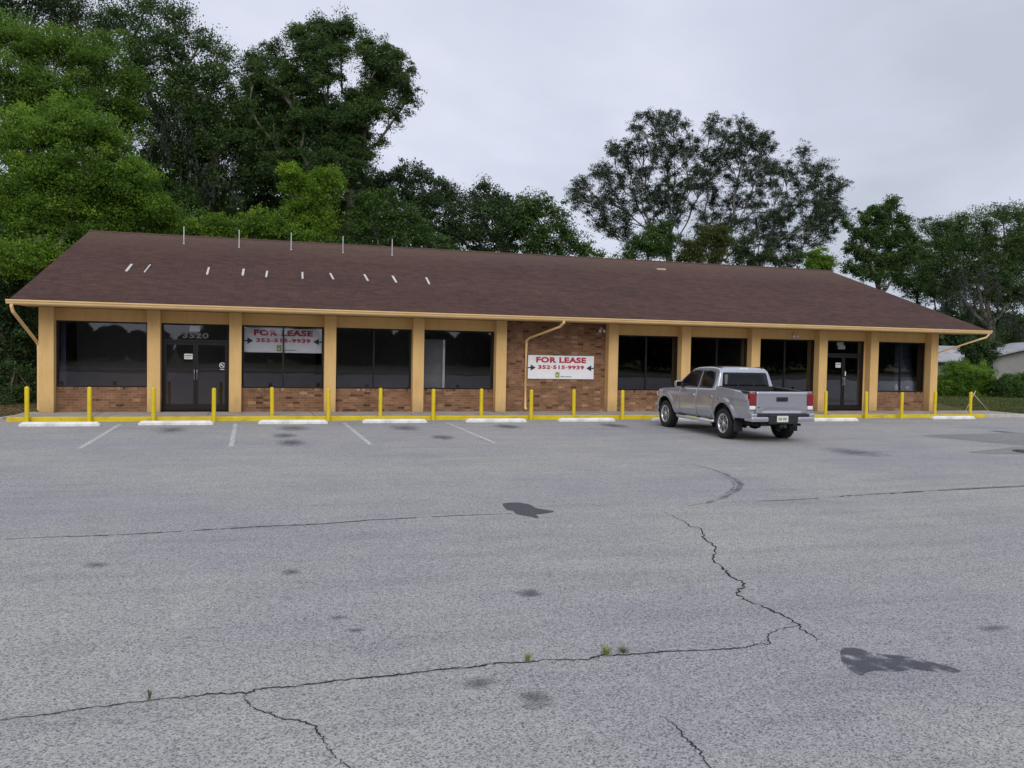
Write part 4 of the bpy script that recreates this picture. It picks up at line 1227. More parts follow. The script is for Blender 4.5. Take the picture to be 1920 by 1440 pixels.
def wheel(cx, sgn, label=None):
    wt = MB(); w_ = .265; r = WR
    prof = [(.235, -w_/2+.01), (.30, -w_/2), (r-.03, -w_/2+.005), (r-.006, -w_/2+.03), (r, -w_/2+.06), (r, 0), (r, w_/2-.06), (r-.006, w_/2-.03), (r-.03, w_/2-.005), (.30, w_/2), (.235, w_/2-.01)]
    wt.lathe(prof, (0, 0, 0), 'y', 40)
    # tread blocks
    for k in range(44):
        a = 2*math.pi*k/44
        for yy in (-.085, 0, .085):
            ca, sa = math.cos(a+yy*1.2), math.sin(a+yy*1.2)
            tx, tz = -sa, ca
            p = []
            for (du, dy, dr) in ((-.018, -.035, 0), (.018, -.035, 0), (.018, .035, 0), (-.018, .035, 0), (-.018, -.035, .006), (.018, -.035, .006), (.018, .035, .006), (-.018, .035, .006)):
                p.append((ca*(r-.003+dr)+tx*du, yy+dy, sa*(r-.003+dr)+tz*du))
            wt.add(p, [(4, 5, 6, 7), (0, 1, 5, 4), (1, 2, 6, 5), (2, 3, 7, 6), (3, 0, 4, 7)])
    e_ = bpy.data.objects.new('wheel', wt.build('tmp', MT['rubber']).data)
    bpy.data.objects.remove(bpy.data.objects['tmp']); e_.data.name = 'tyre'
    C.objects.link(e_); e_.parent = T; e_.location = (cx, sgn*.80, WR)
    yo = sgn*.105
    rb = MB()
    rb.lathe([(.238, -.11), (.238, .11), (.246, .12), (.246, .128), (.232, .128), (.222, .11), (.215, .03), (.215, -.11)] if sgn > 0 else [(.238, .11), (.238, -.11), (.246, -.12), (.246, -.128), (.232, -.128), (.222, -.11), (.215, -.03), (.215, .11)], (0, 0, 0), 'y', 36)
    rb.build('rim', MT['rim_alloy'], e_)
    sp = MB()
    for k in range(6):
        a = 2*math.pi*k/6+.3
        ca, sa = math.cos(a), math.sin(a)
        for (o_, w0, w1) in ((0, .026, .036),):
            pts = [(.03, -w0, yo-sgn*.005), (.03, w0, yo-sgn*.005), (.222, w1, yo+sgn*.008), (.222, -w1, yo+sgn*.008)]
            vs = [(ca*p[0]-sa*p[1], p[2], sa*p[0]+ca*p[1]) for p in pts]+[(ca*p[0]-sa*p[1], p[2]-sgn*.03, sa*p[0]+ca*p[1]) for p in pts]
            sp.add(vs, [(0, 1, 2, 3), (4, 7, 6, 5), (0, 4, 5, 1), (1, 5, 6, 2), (2, 6, 7, 3), (3, 7, 4, 0)])
    sp.lathe([(0, yo+sgn*.012), (.035, yo+sgn*.010), (.045, yo-sgn*.01), (.045, yo-sgn*.03)], (0, 0, 0), 'y', 16)
    sp.build('spokes', MT['rim_alloy'], e_)
    dk = MB(); dk.lathe([(0, yo-sgn*.06), (.213, yo-sgn*.06)], (0, 0, 0), 'y', 24); dk.lathe([(.0, yo-sgn*.05), (.15, yo-sgn*.05), (.15, yo-sgn*.058)], (0, 0, 0), 'y', 24)
    for k in range(6):
        a = 2*math.pi*k/6+.3; ca, sa = math.cos(a), math.sin(a)
        pts = [(.07, -.008), (.07, .008), (.20, .013), (.20, -.013)]
        dk.add([(ca*p[0]-sa*p[1], yo+sgn*(.0045-.0+.0*p[0])+sgn*.006, sa*p[0]+ca*p[1]) for p in pts], [(0, 1, 2, 3)])
    dk.build('brake_disc', MT['black_plastic'], e_)
    return e_
for cx in (0., WB):
    for s_ in (1, -1): wheel(cx, s_)

# ------------------------------------------------------------------ foliage
RNG = np.random.default_rng(11)


def leaf_mesh(name, P, tint, size, m, parent=None, aspect=2.2, up=0.35, hang=False, bend=True):
    """one rhombic leaf (two faces folded on the midrib) at every point of P"""
    n = len(P)
    nrm = RNG.normal(size=(n, 3)); nrm[:, 2] += up*2
    nrm /= np.linalg.norm(nrm, axis=1)[:, None]
    t = RNG.normal(size=(n, 3))
    if hang: t = t*0.16+np.array([0, 0, -1.0])
    t -= nrm*(t*nrm).sum(1)[:, None]; t /= np.linalg.norm(t, axis=1)[:, None]+1e-9
    bnm = np.cross(nrm, t)
    L = size*RNG.uniform(.65, 1.35, n)[:, None]; W = L/aspect
    a = P-t*L/2; b = P+bnm*W/2+nrm*W*.12; c_ = P+t*L/2; d = P-bnm*W/2+nrm*W*.12
    V = np.stack([a, b, c_, d], 1).reshape(-1, 3).astype(np.float32)
    me = bpy.data.meshes.new(name)
    me.vertices.add(4*n); me.vertices.foreach_set('co', V.ravel())
    me.loops.add(4*n); me.loops.foreach_set('vertex_index', np.arange(4*n, dtype=np.int32))
    me.polygons.add(n); me.polygons.foreach_set('loop_start', np.arange(0, 4*n, 4, dtype=np.int32))
    me.update(calc_edges=True)
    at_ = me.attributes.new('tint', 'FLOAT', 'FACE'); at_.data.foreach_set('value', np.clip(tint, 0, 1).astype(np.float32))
    me.materials.append(m)
    return link(name, me, parent)


def clump_points(c, r, n_sub, n_leaf, sub_r, flat=0.6, surf=0.55):
    """leaf points and tints of one crown mass: sprays scattered in a squashed ball"""
    d = RNG.normal(size=(n_sub, 3)); d /= np.linalg.norm(d, axis=1)[:, None]
    rad = r*(surf+(1-surf)*RNG.random(n_sub))**(0.7)*RNG.uniform(.35, 1.22, n_sub)
    sc = c+d*rad[:, None]*np.array([1, 1, .9])
    sr = sub_r*RNG.uniform(.4, 1.25, n_sub)
    q = RNG.normal(size=(n_sub, n_leaf, 3)); q /= np.linalg.norm(q, axis=2)[..., None]
    rr_ = RNG.random((n_sub, n_leaf, 1))**(1/2.0)
    stray = RNG.random((n_sub, n_leaf, 1)) < .07
    q *= np.where(stray, 1.0+.4*RNG.random((n_sub, n_leaf, 1)), rr_)
    # each spray leans and stretches outwards from the crown mass like a twig does
    ax = d+.5*RNG.normal(size=(n_sub, 3)); ax /= np.linalg.norm(ax, axis=1)[:, None]
    q += ax[:, None, :]*(q*ax[:, None, :]).sum(2, keepdims=True)*.55
    P = sc[:, None, :]+q*sr[:, None, None]*np.array([1, 1, flat])
    P[..., 2] -= 0.22*((q[..., 0]**2+q[..., 1]**2))*sr[:, None]
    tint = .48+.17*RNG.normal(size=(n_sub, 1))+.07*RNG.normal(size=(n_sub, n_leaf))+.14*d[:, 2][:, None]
    return P.reshape(-1, 3), tint.reshape(-1), sc


def limb(b, p0, p1, r0, r1, sag=0.0, wob=.12, n=7, seg=6):
    p0 = Vector(p0); p1 = Vector(p1); L_ = (p1-p0).length; pts = []; rs = []
    o1 = Vector(RNG.normal(size=3))*wob*L_*.5
    for k in range(n+1):
        t_ = k/n
        p = p0.lerp(p1, t_)+Vector((0, 0, 1))*sag*L_*math.sin(math.pi*t_)+o1*math.sin(math.pi*t_)*.5+Vector(RNG.normal(size=3))*L_*.012*(0 < k < n)
        pts.append(p); rs.append(r0+(r1-r0)*t_**.8)
    b.tube(pts, rs, seg)
    return pts


def tree(name, label, cat, base, fork, r, blobs, m, leaf=.13, dens=1.0, nl=90, sub_r=.75, flat=.55, surf=.5, bark='bark', group=None, twigs=5, limbs=None, moss=None, mains=5, limb_r=.2, fan=.72, grow=1.0, sprig=.35):
    """base (x, y), fork height and trunk radius; blobs = (px, py, Y, radius px)"""
    t = thing(name, label, cat, (base[0], base[1], GZ), 0, group)
    o = Vector((base[0], base[1], GZ))
    pts = []; tn = []; subs = []
    B_ = []
    for (u, v_, Y, rp) in blobs:
        c_, mpp = at(u, v_, Y); B_.append((c_, rp*mpp*grow))
    for c_, rr in B_:
        ns_ = max(3, int(dens*5.5*(rr/sub_r)**2)); p, ti, sc = clump_points(c_, rr, ns_, nl, sub_r*min(1, rr/sub_r+.15), flat, surf)
        ti = ti+RNG.normal()*.07
        pts.append(p); tn.append(ti); subs.append(sc)
    tb = MB()
    fk = Vector((base[0]+RNG.normal()*.2, base[1], fork))
    tp = limb(tb, (base[0], base[1], GZ-.2), fk, r*1.15, r*.8, 0, .05, 6, 12)
    tb.v = [(a-o.x, b_-o.y, c_-o.z) for a, b_, c_ in tb.v]
    tb.build('trunk', MT[bark], t)
    lb = MB()
    # skeleton: every crown mass is reached from the nearest suitable point of the limbs grown so far
    nodes = [fk]; par = [-1]; plen = [0.0]; kind_ = [0]
    order = sorted(range(len(B_)), key=lambda q: (Vector(B_[q][0])-fk).length)
    tips = []
    for bi in order:
        c_ = Vector(B_[bi][0])
        best = min(range(len(nodes)), key=lambda q: (nodes[q]-c_).length+fan*plen[q]+(2.5 if q and (nodes[q]-fk).dot(c_-nodes[q]) < 0 else 0))
        a = nodes[best]; L_ = (c_-a).length; k = max(2, int(L_/.8)); prev = best
        bow = Vector(RNG.normal(size=3))*L_*.04+Vector((0, 0, -1))*L_*.06
        for q in range(1, k+1):
            t_ = q/k
            p = a.lerp(c_, t_)+bow*math.sin(math.pi*t_)+Vector(RNG.normal(size=3))*.05*(q < k)
            nodes.append(p); par.append(prev); plen.append(plen[prev]+L_/k); prev = len(nodes)-1
        for q in subs[bi][RNG.permutation(len(subs[bi]))[:twigs]]:
            tips.append((prev if RNG.random() < .5 else par[prev], Vector(q)))
    cnt = [1.0]*len(nodes)
    for q in range(len(nodes)-1, 0, -1): cnt[par[q]] += cnt[q]
    for q in range(1, len(nodes)):
        pass
    w_tot = cnt[0]
    rad_ = [max(.022, r*.85*(c__/w_tot)**.5*limb_r/.2) for c__ in cnt]
    rad_[0] = r*.8
    for q in range(1, len(nodes)):
        a = nodes[par[q]]; c_ = nodes[q]; ra = min(rad_[par[q]], rad_[q]*1.25)
        lb.tube([a, a.lerp(c_, .5), c_+(c_-a)*.04], [ra, (ra+rad_[q])/2, rad_[q]], 7 if rad_[q] > .06 else 5, False)
    for q, tip in tips:
        limb(lb, nodes[q], tip, .03, .010, .05, .12, 4, 4)
    lb.v = [(a-o.x, b_-o.y, c_-o.z) for a, b_, c_ in lb.v]
    lb.build('branches', MT[bark], t)
    if sprig:
        for q in range(1, len(nodes)):
            if rad_[q] > .13 or plen[q] < 1.2: continue
            for _ in range(2):
                c_ = np.array(nodes[q])+RNG.normal(size=3)*sub_r*.7
                p, ti, sc = clump_points(c_, sub_r*.6, 3, int(nl*sprig), sub_r*.6, flat, .3)
                pts.append(p); tn.append(ti-.04)
    P = np.concatenate(pts)-np.array(o); Ti = np.concatenate(tn)
    keep = P[:, 2] > 0.05
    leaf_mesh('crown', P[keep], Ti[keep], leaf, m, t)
    if moss:
        MP = []
        for (u, v_, Y, wpx, hpx) in moss:
            c_, mpp = at(u, v_, Y)
            n = 13
            for _ in range(n):
                x0 = c_[0]+RNG.normal()*wpx*mpp*.5; y0 = c_[1]+RNG.normal()*.8; z0 = c_[2]+RNG.uniform(-.3, .6)*hpx*mpp
                ln = hpx*mpp*RNG.uniform(.35, 1.0); kk = int(40*ln)
                tt = RNG.random(kk)
                MP.append(np.stack([x0+RNG.normal(size=kk)*.10*(1-tt*.6), y0+RNG.normal(size=kk)*.10*(1-tt*.6), z0-tt*ln], 1))
        MP = np.concatenate(MP)-np.array(o)
        leaf_mesh('moss', MP, RNG.random(len(MP)), .22, MT['moss'], t, 3.5, 0, True)
    return t


def gb(u, v_, Y):
    p, _ = at(u, v_, Y); return (float(p[0]), float(p[1]))


def fill_outline(poly, n, Y, dy, r0, r1, base, p0, seed, reach=260.0):
    """many small crown masses inside an outline, thicker towards its outer edge"""
    r = random.Random(seed); out_ = []
    def inside(x, y):
        c_ = False
        for (xa, ya), (xb, yb) in zip(poly, poly[1:]+poly[:1]):
            if (ya > y) != (yb > y) and x < (xb-xa)*(y-ya)/(yb-ya)+xa: c_ = not c_
        return c_
    xs_ = [p[0] for p in poly]; ys_ = [p[1] for p in poly]
    tries = 0
    while len(out_) < n and tries < 60000:
        tries += 1
        x = r.uniform(min(xs_), max(xs_)); y = r.uniform(min(ys_), max(ys_))
        if not inside(x, y): continue
        d = math.hypot(x-base[0], y-base[1])/reach
        if r.random() > p0+(1-p0)*min(1, d)**1.2: continue
        rr = r.uniform(r0, r1)
        if any(math.hypot(x-a, y-b_) < (rr+c_)*.52 for a, b_, _, c_ in out_): continue
        out_.append((x, y, Y+r.uniform(-dy, dy), rr))
    return out_

# bright feathery trees at the left
tree('shade_tree', 'bright green feathery tree rising beyond the left end of the roof', 'tree', gb(110, 700, 13), 3.2, .28,
     [(60, 250, 13, 62), (120, 225, 13.5, 50), (165, 235, 13, 55), (210, 270, 13.5, 50), (40, 330, 12.5, 62), (120, 320, 13, 66), (195, 335, 13, 60), (255, 330, 13.5, 45), (285, 380, 14, 42), (60, 410, 12.5, 60), (140, 410, 13, 60), (220, 405, 14, 55), (310, 410, 15, 34), (20, 480, 11.5, 50), (90, 480, 12, 45), (265, 430, 16, 40), (20, 250, 14, 45), (0, 380, 13, 50)],
     MT['leaf_bright'], .115, 2.2, 165, .62, .5, .45, group='broadleaf trees behind the building')
tree('shade_tree', 'green feathery tree filling the upper left of the photo', 'tree', gb(60, 700, 19), 5, .3,
     [(60, 90, 19, 60), (120, 90, 19, 55), (175, 120, 19, 52), (225, 150, 20, 42), (30, 150, 18, 60), (100, 165, 18, 60), (170, 190, 19, 55), (235, 200, 20, 35), (10, 60, 19, 50), (200, 80, 20, 25), (240, 240, 20, 30), (60, 210, 19, 60), (130, 230, 19, 55)],
     MT['leaf_bright2'], .13, 2.1, 150, .7, .5, .45, group='broadleaf trees behind the building')
tree('oak_tree', 'dark tree crown in the top left corner of the photo', 'tree', gb(60, 700, 27), 7, .4,
     [(30, 20, 27, 60), (90, 10, 27, 55), (140, 20, 27, 36), (0, 60, 26, 60), (60, -30, 27, 60), (120, -30, 28, 50), (150, 60, 27, 30), (0, 200, 26, 60), (60, 300, 27, 60)],
     MT['leaf_dark'], .15, 1.4, 100, .8, group='broadleaf trees behind the building')
# dark moss-hung oaks
tree('oak_tree', 'big dark oak hung with grey moss behind the left half of the roof', 'tree', gb(375, 700, 23), 5.5, .5,
     [(215, 25, 23, 34), (270, 20, 23, 36), (325, 25, 23, 34), (380, 75, 23, 34), (250, 70, 23, 36), (310, 80, 22, 48), (345, 130, 22, 48), (400, 145, 22, 44), (270, 150, 23, 48), (440, 190, 22, 46), (370, 210, 22, 58), (300, 220, 23, 50), (430, 260, 22, 52), (340, 290, 22, 50), (280, 300, 23, 42), (405, 330, 22, 44), (460, 330, 22, 40), (330, 370, 22, 44), (400, 395, 23, 34), (190, 60, 24, 28), (410, 100, 22, 22), (265, 110, 22, 40), (330, 175, 22, 44), (390, 265, 22, 46), (455, 240, 22, 40), (300, 340, 22, 40), (350, 180, 23.5, 50), (400, 230, 23.5, 50), (320, 270, 23.5, 50), (460, 290, 23.5, 46), (370, 320, 23.5, 50), (250, 200, 23.5, 40), (470, 385, 24, 30), (505, 400, 24, 30), (535, 385, 24, 28), (440, 405, 24, 26), (500, 365, 24, 26), (560, 400, 24, 26)],
     MT['leaf_mid2'], .14, 1.75, 110, .72, .55, .45, group='broadleaf trees behind the building', moss=[(350, 250, 21, 70, 60), (290, 260, 21, 40, 60), (420, 330, 21, 40, 60), (370, 330, 20.5, 40, 70), (340, 240, 20.5, 50, 60)], mains=6)
tree('oak_tree', 'tall dark oak with an open top and a long limb reaching right', 'tree', gb(640, 700, 21), 6.5, .42,
     [(560, 60, 21, 26), (600, 48, 21, 24), (650, 55, 21, 28), (580, 90, 21, 26), (635, 95, 21, 24), (690, 85, 21, 28), (705, 125, 21, 30), (745, 110, 21, 22), (750, 150, 21, 22), (762, 170, 21, 14), (715, 165, 21, 24), (670, 180, 21, 20), (655, 215, 20, 34), (690, 205, 20, 30), (610, 215, 21, 28), (570, 160, 21, 26), (540, 140, 21, 28), (520, 190, 22, 40), (560, 230, 21, 36), (600, 265, 21, 38), (650, 270, 21, 40), (680, 290, 21, 30), (560, 290, 22, 44), (505, 250, 22, 40), (480, 110, 22, 26), (510, 90, 22, 18), (745, 215, 21, 13), (728, 200, 21, 10), (708, 268, 21, 11), (692, 250, 21, 12), (610, 320, 21, 42), (660, 330, 21, 34), (530, 330, 22, 38), (490, 300, 22, 40), (590, 110, 21, 16), (640, 140, 21, 12), (480, 160, 22, 36), (470, 210, 22, 36), (720, 140, 21.5, 30), (620, 75, 21.5, 30), (585, 200, 22, 40), (640, 240, 21, 40), (540, 230, 23, 44), (520, 290, 23, 44), (570, 340, 23, 44), (660, 250, 22, 34), (700, 180, 21, 22), (480, 330, 23, 40), (730, 95, 21, 18), (770, 130, 21, 10), (660, 375, 23, 24), (640, 400, 23, 24), (685, 370, 23, 18)]+fill_outline([(535, 80), (560, 62), (590, 62), (610, 42), (645, 48), (668, 60), (702, 76), (742, 95), (765, 120), (774, 160), (766, 188), (738, 184), (712, 178), (702, 215), (700, 250), (690, 290), (650, 330), (560, 320), (480, 330), (455, 250), (452, 150), (472, 112), (500, 115)], 80, 21, 1.5, 11, 19, (655, 150), .06, 9, 120.0),
     MT['leaf_mid2'], .115, 1.9, 120, .48, .55, .35, group='broadleaf trees behind the building', twigs=6, mains=7, limb_r=.17)
# lime vine-covered tree and shrubs right behind the ridge
tree('vine_tree', 'lime green vine covered tree between the dark oaks', 'tree', gb(590, 700, 18), 2.5, .2,
     [(545, 325, 18, 24), (570, 345, 18, 26), (610, 330, 18, 24), (625, 350, 18, 18), (590, 375, 18, 28), (555, 385, 18, 22), (610, 405, 18, 26), (575, 415, 18, 24), (535, 345, 18, 16), (600, 440, 18, 25)],
     MT['leaf_lime'], .12, 1.7, 100, .42, .6, .6)
tree('shrub', 'bright green shrub band behind the ridge left of the vine tree', 'shrub', gb(450, 700, 17), 2.2, .12,
     [(365, 425, 17, 26), (400, 420, 17, 26), (440, 425, 17, 28), (480, 415, 17, 28), (520, 420, 17, 28), (545, 440, 17, 26), (500, 445, 17, 24), (420, 445, 17, 24), (575, 450, 17, 20), (355, 440, 17, 20), (385, 450, 17, 20)],
     MT['leaf_bright'], .12, 1.7, 100, .42, .6, .6)
tree('young_tree', 'mid green young tree behind the middle of the ridge', 'tree', gb(730, 700, 19), 3, .16,
     [(690, 380, 19, 28), (725, 372, 19, 26), (750, 400, 19, 30), (780, 420, 19, 30), (700, 420, 19, 32), (740, 440, 19, 30), (790, 450, 19, 30), (825, 455, 19, 20), (850, 467, 19, 13), (660, 430, 19, 26), (670, 400, 19, 22), (655, 460, 19, 22), (710, 465, 19, 22)],
     MT['leaf_mid'], .13, 1.35, 95, .5, .5, .5, bark='bark_pale', twigs=8)
# round dark crowns in the middle
tree('broadleaf_tree', 'dark green rounded tree behind the middle of the roof', 'tree', gb(770, 700, 26), 4, .35,
     [(705, 335, 26, 28), (745, 330, 26, 26), (785, 330, 26, 28), (815, 345, 26, 26), (840, 365, 26, 26), (760, 365, 26, 34), (800, 380, 25, 36), (850, 395, 25, 34), (830, 425, 25, 36), (790, 410, 25, 36), (860, 440, 25, 32), (720, 365, 26, 30), (690, 350, 26, 24)],
     MT['leaf_dark'], .15, 1.6, 100, .65, .55, .55, group='dark trees behind the middle of the roof')
tree('broadleaf_tree', 'dark green tree with a small pointed top near the middle', 'tree', gb(920, 700, 27), 4, .35,
     [(905, 350, 27, 16), (890, 368, 27, 22), (920, 372, 27, 22), (945, 380, 27, 22), (900, 400, 26, 32), (935, 410, 26, 32), (960, 400, 26, 26), (890, 435, 26, 34), (930, 445, 26, 34), (965, 440, 26, 30), (905, 470, 26, 25), (945, 475, 26, 25)],
     MT['leaf_dark'], .15, 1.6, 100, .65, .55, .55, group='dark trees behind the middle of the roof')
tree('broadleaf_tree', 'green tree sloping down to the gap left of the spreading oak', 'tree', gb(1020, 700, 25), 4, .35,
     [(985, 375, 25, 20), (1010, 378, 25, 20), (1035, 395, 25, 22), (1050, 420, 25, 24), (1000, 405, 25, 32), (975, 420, 25, 30), (1020, 440, 25, 32), (1065, 445, 25, 24), (1000, 460, 25, 32), (1050, 465, 25, 28), (1085, 460, 25, 20), (1105, 472, 25, 16), (1125, 480, 25, 10)],
     MT['leaf_mid'], .15, 1.6, 100, .65, .55, .55, group='dark trees behind the middle of the roof')
# spreading oak with open branches
OAK = [(1070, 350), (1072, 385), (1085, 412), (1125, 425), (1150, 450), (1190, 470), (1250, 475), (1290, 465), (1330, 475), (1400, 490), (1500, 490), (1540, 455), (1570, 432), (1588, 400), (1582, 360), (1562, 320), (1525, 290), (1498, 280), (1480, 305), (1455, 318), (1452, 265), (1420, 238), (1365, 216), (1332, 224), (1316, 252), (1292, 248), (1272, 216), (1255, 200), (1235, 216), (1210, 200), (1192, 216), (1186, 246), (1162, 266), (1136, 272), (1140, 300), (1110, 316), (1085, 338)]
tree('spreading_oak', 'broad open crowned oak with pale limbs fanning out behind the right half of the roof', 'tree', gb(1285, 700, 29), 4.2, .42,
     fill_outline(OAK, 300, 29, 3.2, 7, 13, (1285, 470), .22, 5),
     MT['leaf_oak'], .095, .85, 30, .27, .6, .12, bark='bark_mid', twigs=9, limb_r=.16, fan=.7, grow=1.95, sprig=.0)
tree('small_tree', 'leafy green small tree at the foot of the spreading oak', 'tree', gb(1215, 700, 24), 2.5, .15,
     [(1195, 455, 24, 24), (1225, 440, 24, 22), (1245, 425, 24, 18), (1215, 470, 24, 24), (1245, 465, 24, 22), (1180, 475, 24, 18), (1260, 445, 24, 14)],
     MT['leaf_mid'], .12, 1.3, 90, .42, .55, .5)
tree('small_tree', 'olive brown bush in front of the spreading oak trunk', 'tree', gb(1320, 700, 23), 2.5, .15,
     [(1300, 460, 23, 24), (1330, 440, 23, 24), (1350, 430, 23, 16), (1355, 455, 23, 22), (1310, 480, 23, 22), (1345, 480, 23, 22), (1275, 480, 23, 16)],
     MT['leaf_olive'], .12, 1.7, 100, .42, .55, .55)
tree('small_tree', 'dark leafy tree low behind the roof right of the olive bush', 'tree', gb(1430, 700, 24), 2.5, .15,
     [(1385, 470, 24, 22), (1410, 485, 24, 20), (1440, 480, 24, 22), (1470, 490, 24, 18), (1500, 485, 24, 16), (1380, 490, 24, 14), (1400, 450, 24, 16)],
     MT['leaf_dark'], .12, 1.1, 90, .45, .55, .45)
tree('small_tree', 'small yellow green bush by the right end of the ridge', 'tree', gb(1535, 700, 22), 2.5, .12,
     [(1530, 480, 22, 16), (1548, 485, 22, 15), (1520, 495, 22, 14), (1555, 498, 22, 14), (1538, 498, 22, 16)],
     MT['leaf_bright'], .12, 1.8, 100, .36, .55, .55)
tree('laurel_tree', 'glossy dark ragged tree with a leaning top right of the spreading oak', 'tree', gb(1670, 700, 25), 3.2, .25,
     [(1676, 375, 25, 11), (1668, 390, 25, 14), (1640, 395, 25, 16), (1625, 410, 25, 18), (1655, 415, 25, 24), (1690, 415, 25, 20), (1610, 435, 25, 18), (1640, 445, 25, 24), (1675, 450, 25, 26), (1705, 440, 25, 18), (1600, 465, 25, 18), (1625, 480, 25, 20), (1660, 485, 25, 24), (1695, 480, 25, 22), (1715, 465, 25, 16), (1610, 505, 25, 16), (1590, 500, 25, 12), (1640, 515, 25, 18), (1590, 420, 25, 10), (1680, 510, 25, 18)],
     MT['leaf_mid2'], .15, 1.5, 90, .42, .6, .4, twigs=6)
tree('oak_tree', 'moss draped oak with drooping grey strands at the right edge of the photo', 'tree', gb(1850, 700, 33), 5, .45,
     [(1735, 425, 33, 16), (1765, 420, 33, 24), (1800, 415, 33, 28), (1840, 415, 33, 28), (1880, 400, 33, 28), (1915, 405, 33, 30), (1760, 455, 33, 30), (1800, 455, 33, 34), (1850, 455, 33, 36), (1900, 450, 33, 36), (1740, 480, 33, 24), (1780, 495, 33, 30), (1830, 500, 33, 34), (1880, 505, 33, 36), (1920, 490, 33, 36), (1740, 520, 34, 24), (1790, 540, 34, 30), (1850, 550, 34, 34), (1905, 555, 34, 34), (1930, 440, 33, 40), (1940, 540, 33, 40), (1720, 450, 33, 14), (1870, 595, 35, 28), (1915, 600, 35, 28), (1820, 585, 35, 26), (1780, 450, 36, 40), (1840, 470, 36, 44), (1900, 480, 36, 44), (1800, 520, 36, 40), (1870, 530, 36, 44), (1750, 500, 36, 30), (1840, 610, 36, 30), (1900, 640, 36, 30)],
     MT['leaf_mid2'], .16, 1.5, 100, .75, .55, .45, twigs=6, moss=[(1800, 520, 31, 40, 60), (1850, 540, 31, 50, 80), (1900, 540, 31, 40, 80), (1840, 580, 31, 50, 60), (1890, 590, 31, 40, 50), (1780, 560, 31, 20, 40), (1910, 620, 31, 20, 40)], mains=7)
tree('broadleaf_tree', 'hazy grey green tree low between the roof slope and the moss draped oak', 'tree', gb(1720, 700, 40), 3, .25,
     [(1690, 490, 40, 26), (1720, 480, 40, 28), (1745, 510, 40, 28), (1665, 500, 40, 22), (1770, 540, 40, 28), (1640, 500, 40, 14), (1700, 530, 40, 24), (1730, 525, 40, 24), (1690, 515, 40, 18), (1755, 545, 40, 24), (1780, 575, 40, 24), (1720, 550, 40, 22), (1800, 600, 40, 24), (1820, 620, 40, 20), (1850, 640, 40, 24), (1890, 635, 40, 22), (1920, 640, 40, 20)],
     MT['leaf_mid'], .17, 1.5, 90, .7, .55, .5)
# right ground plants and house
tree('shrub', 'round lime topped hedge shrub beyond the right corner of the building', 'shrub', gb(1815, 755, 13), 1.0, .06,
     [(1790, 695, 13, 20), (1815, 700, 13, 24), (1840, 700, 13, 22), (1775, 715, 13, 20), (1800, 720, 13, 22), (1830, 725, 13, 22), (1855, 715, 13, 18), (1785, 742, 13, 16), (1815, 745, 13, 18), (1845, 745, 13, 18), (1765, 735, 13, 12)],
     MT['leaf_bright'], .10, 1.8, 90, .28, .6, .6, twigs=3)
tree('shrub', 'dark green hedge shrub at the right edge of the photo', 'shrub', gb(1900, 755, 12), 1.0, .06,
     [(1875, 722, 12, 17), (1895, 715, 12, 18), (1920, 712, 12, 22), (1880, 742, 12, 16), (1905, 740, 12, 18), (1930, 738, 12, 20), (1950, 720, 12, 24)],
     MT['leaf_mid'], .10, 1.8, 90, .28, .6, .6, twigs=3)
tree('shrub', 'dark round bush between the two pale roofs at the right', 'shrub', gb(1830, 740, 24), 1.0, .1,
     [(1815, 655, 24, 16), (1835, 648, 24, 17), (1850, 662, 24, 16), (1825, 675, 24, 18), (1845, 682, 24, 16), (1860, 645, 24, 12), (1815, 640, 24, 10)],
     MT['leaf_dark'], .14, 1.8, 90, .4, .6, .6, twigs=3)
# undergrowth at the left edge
tree('shrub', 'dark undergrowth bush left of the left corner column', 'shrub', gb(30, 770, 7), 1.0, .08,
     [(15, 700, 7, 32), (50, 715, 7.5, 26), (25, 745, 6, 24), (55, 752, 6.5, 18), (-20, 720, 7, 30), (65, 735, 9, 18), (5, 762, 5.5, 14)],
     MT['leaf_dark'], .10, 1.5, 90, .3, .6, .5, twigs=3)
tree('broadleaf_tree', 'dark shaded tree filling the gap under the left end of the eave', 'tree', gb(20, 700, 13), 2, .16,
     [(20, 520, 13, 44), (50, 560, 14, 40), (10, 590, 13, 44), (50, 620, 14, 38), (10, 650, 13, 42), (60, 660, 15, 34), (-30, 560, 13, 50), (-20, 640, 13, 44), (60, 690, 15, 34), (20, 700, 14, 38), (75, 590, 17, 34), (80, 650, 18, 34), (40, 480, 14, 40), (90, 500, 16, 34), (-10, 470, 13, 40), (80, 720, 16, 30), (30, 735, 13, 28)],
     MT['leaf_dark'], .13, 1.5, 90, .5, .6, .5)

# far wood closing the horizon
def wood(x0, x1, y0, y1, h0, h1, n, seed, label):
    r = np.random.default_rng(seed)
    X = r.uniform(x0, x1, n); Y = r.uniform(y0, y1, n); Hh = r.uniform(h0, h1, n)
    P = []; Tt = []
    for x, y, h in zip(X, Y, Hh):
        k = 2400; d = r.normal(size=(k, 3)); d /= np.linalg.norm(d, axis=1)[:, None]
        rad = h*.42; sc_ = r.uniform(.6, 1.05, k)[:, None]
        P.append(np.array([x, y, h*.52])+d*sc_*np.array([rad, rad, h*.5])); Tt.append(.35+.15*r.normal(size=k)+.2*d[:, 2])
    P = np.concatenate(P); Tt = np.concatenate(Tt)
    k_ = P[:, 2] > -.1
    o = leaf_mesh('distant_wood', P[k_], Tt[k_], .5, MT['leaf_dark'], None, 1.4, .3)
    return tag(o, label, 'woodland', None, 'stuff')
wood(-30, 34, 46, 58, 8, 12, 70, 3, 'dark belt of woodland far behind the building')
wood(-14, 17, 48, 58, 14, 17, 40, 8, 'tall dark woodland beyond the oaks behind the left half of the roof')
wood(34, 130, 62, 80, 6, 9, 70, 4, 'low dark woodland beyond the houses at the right')
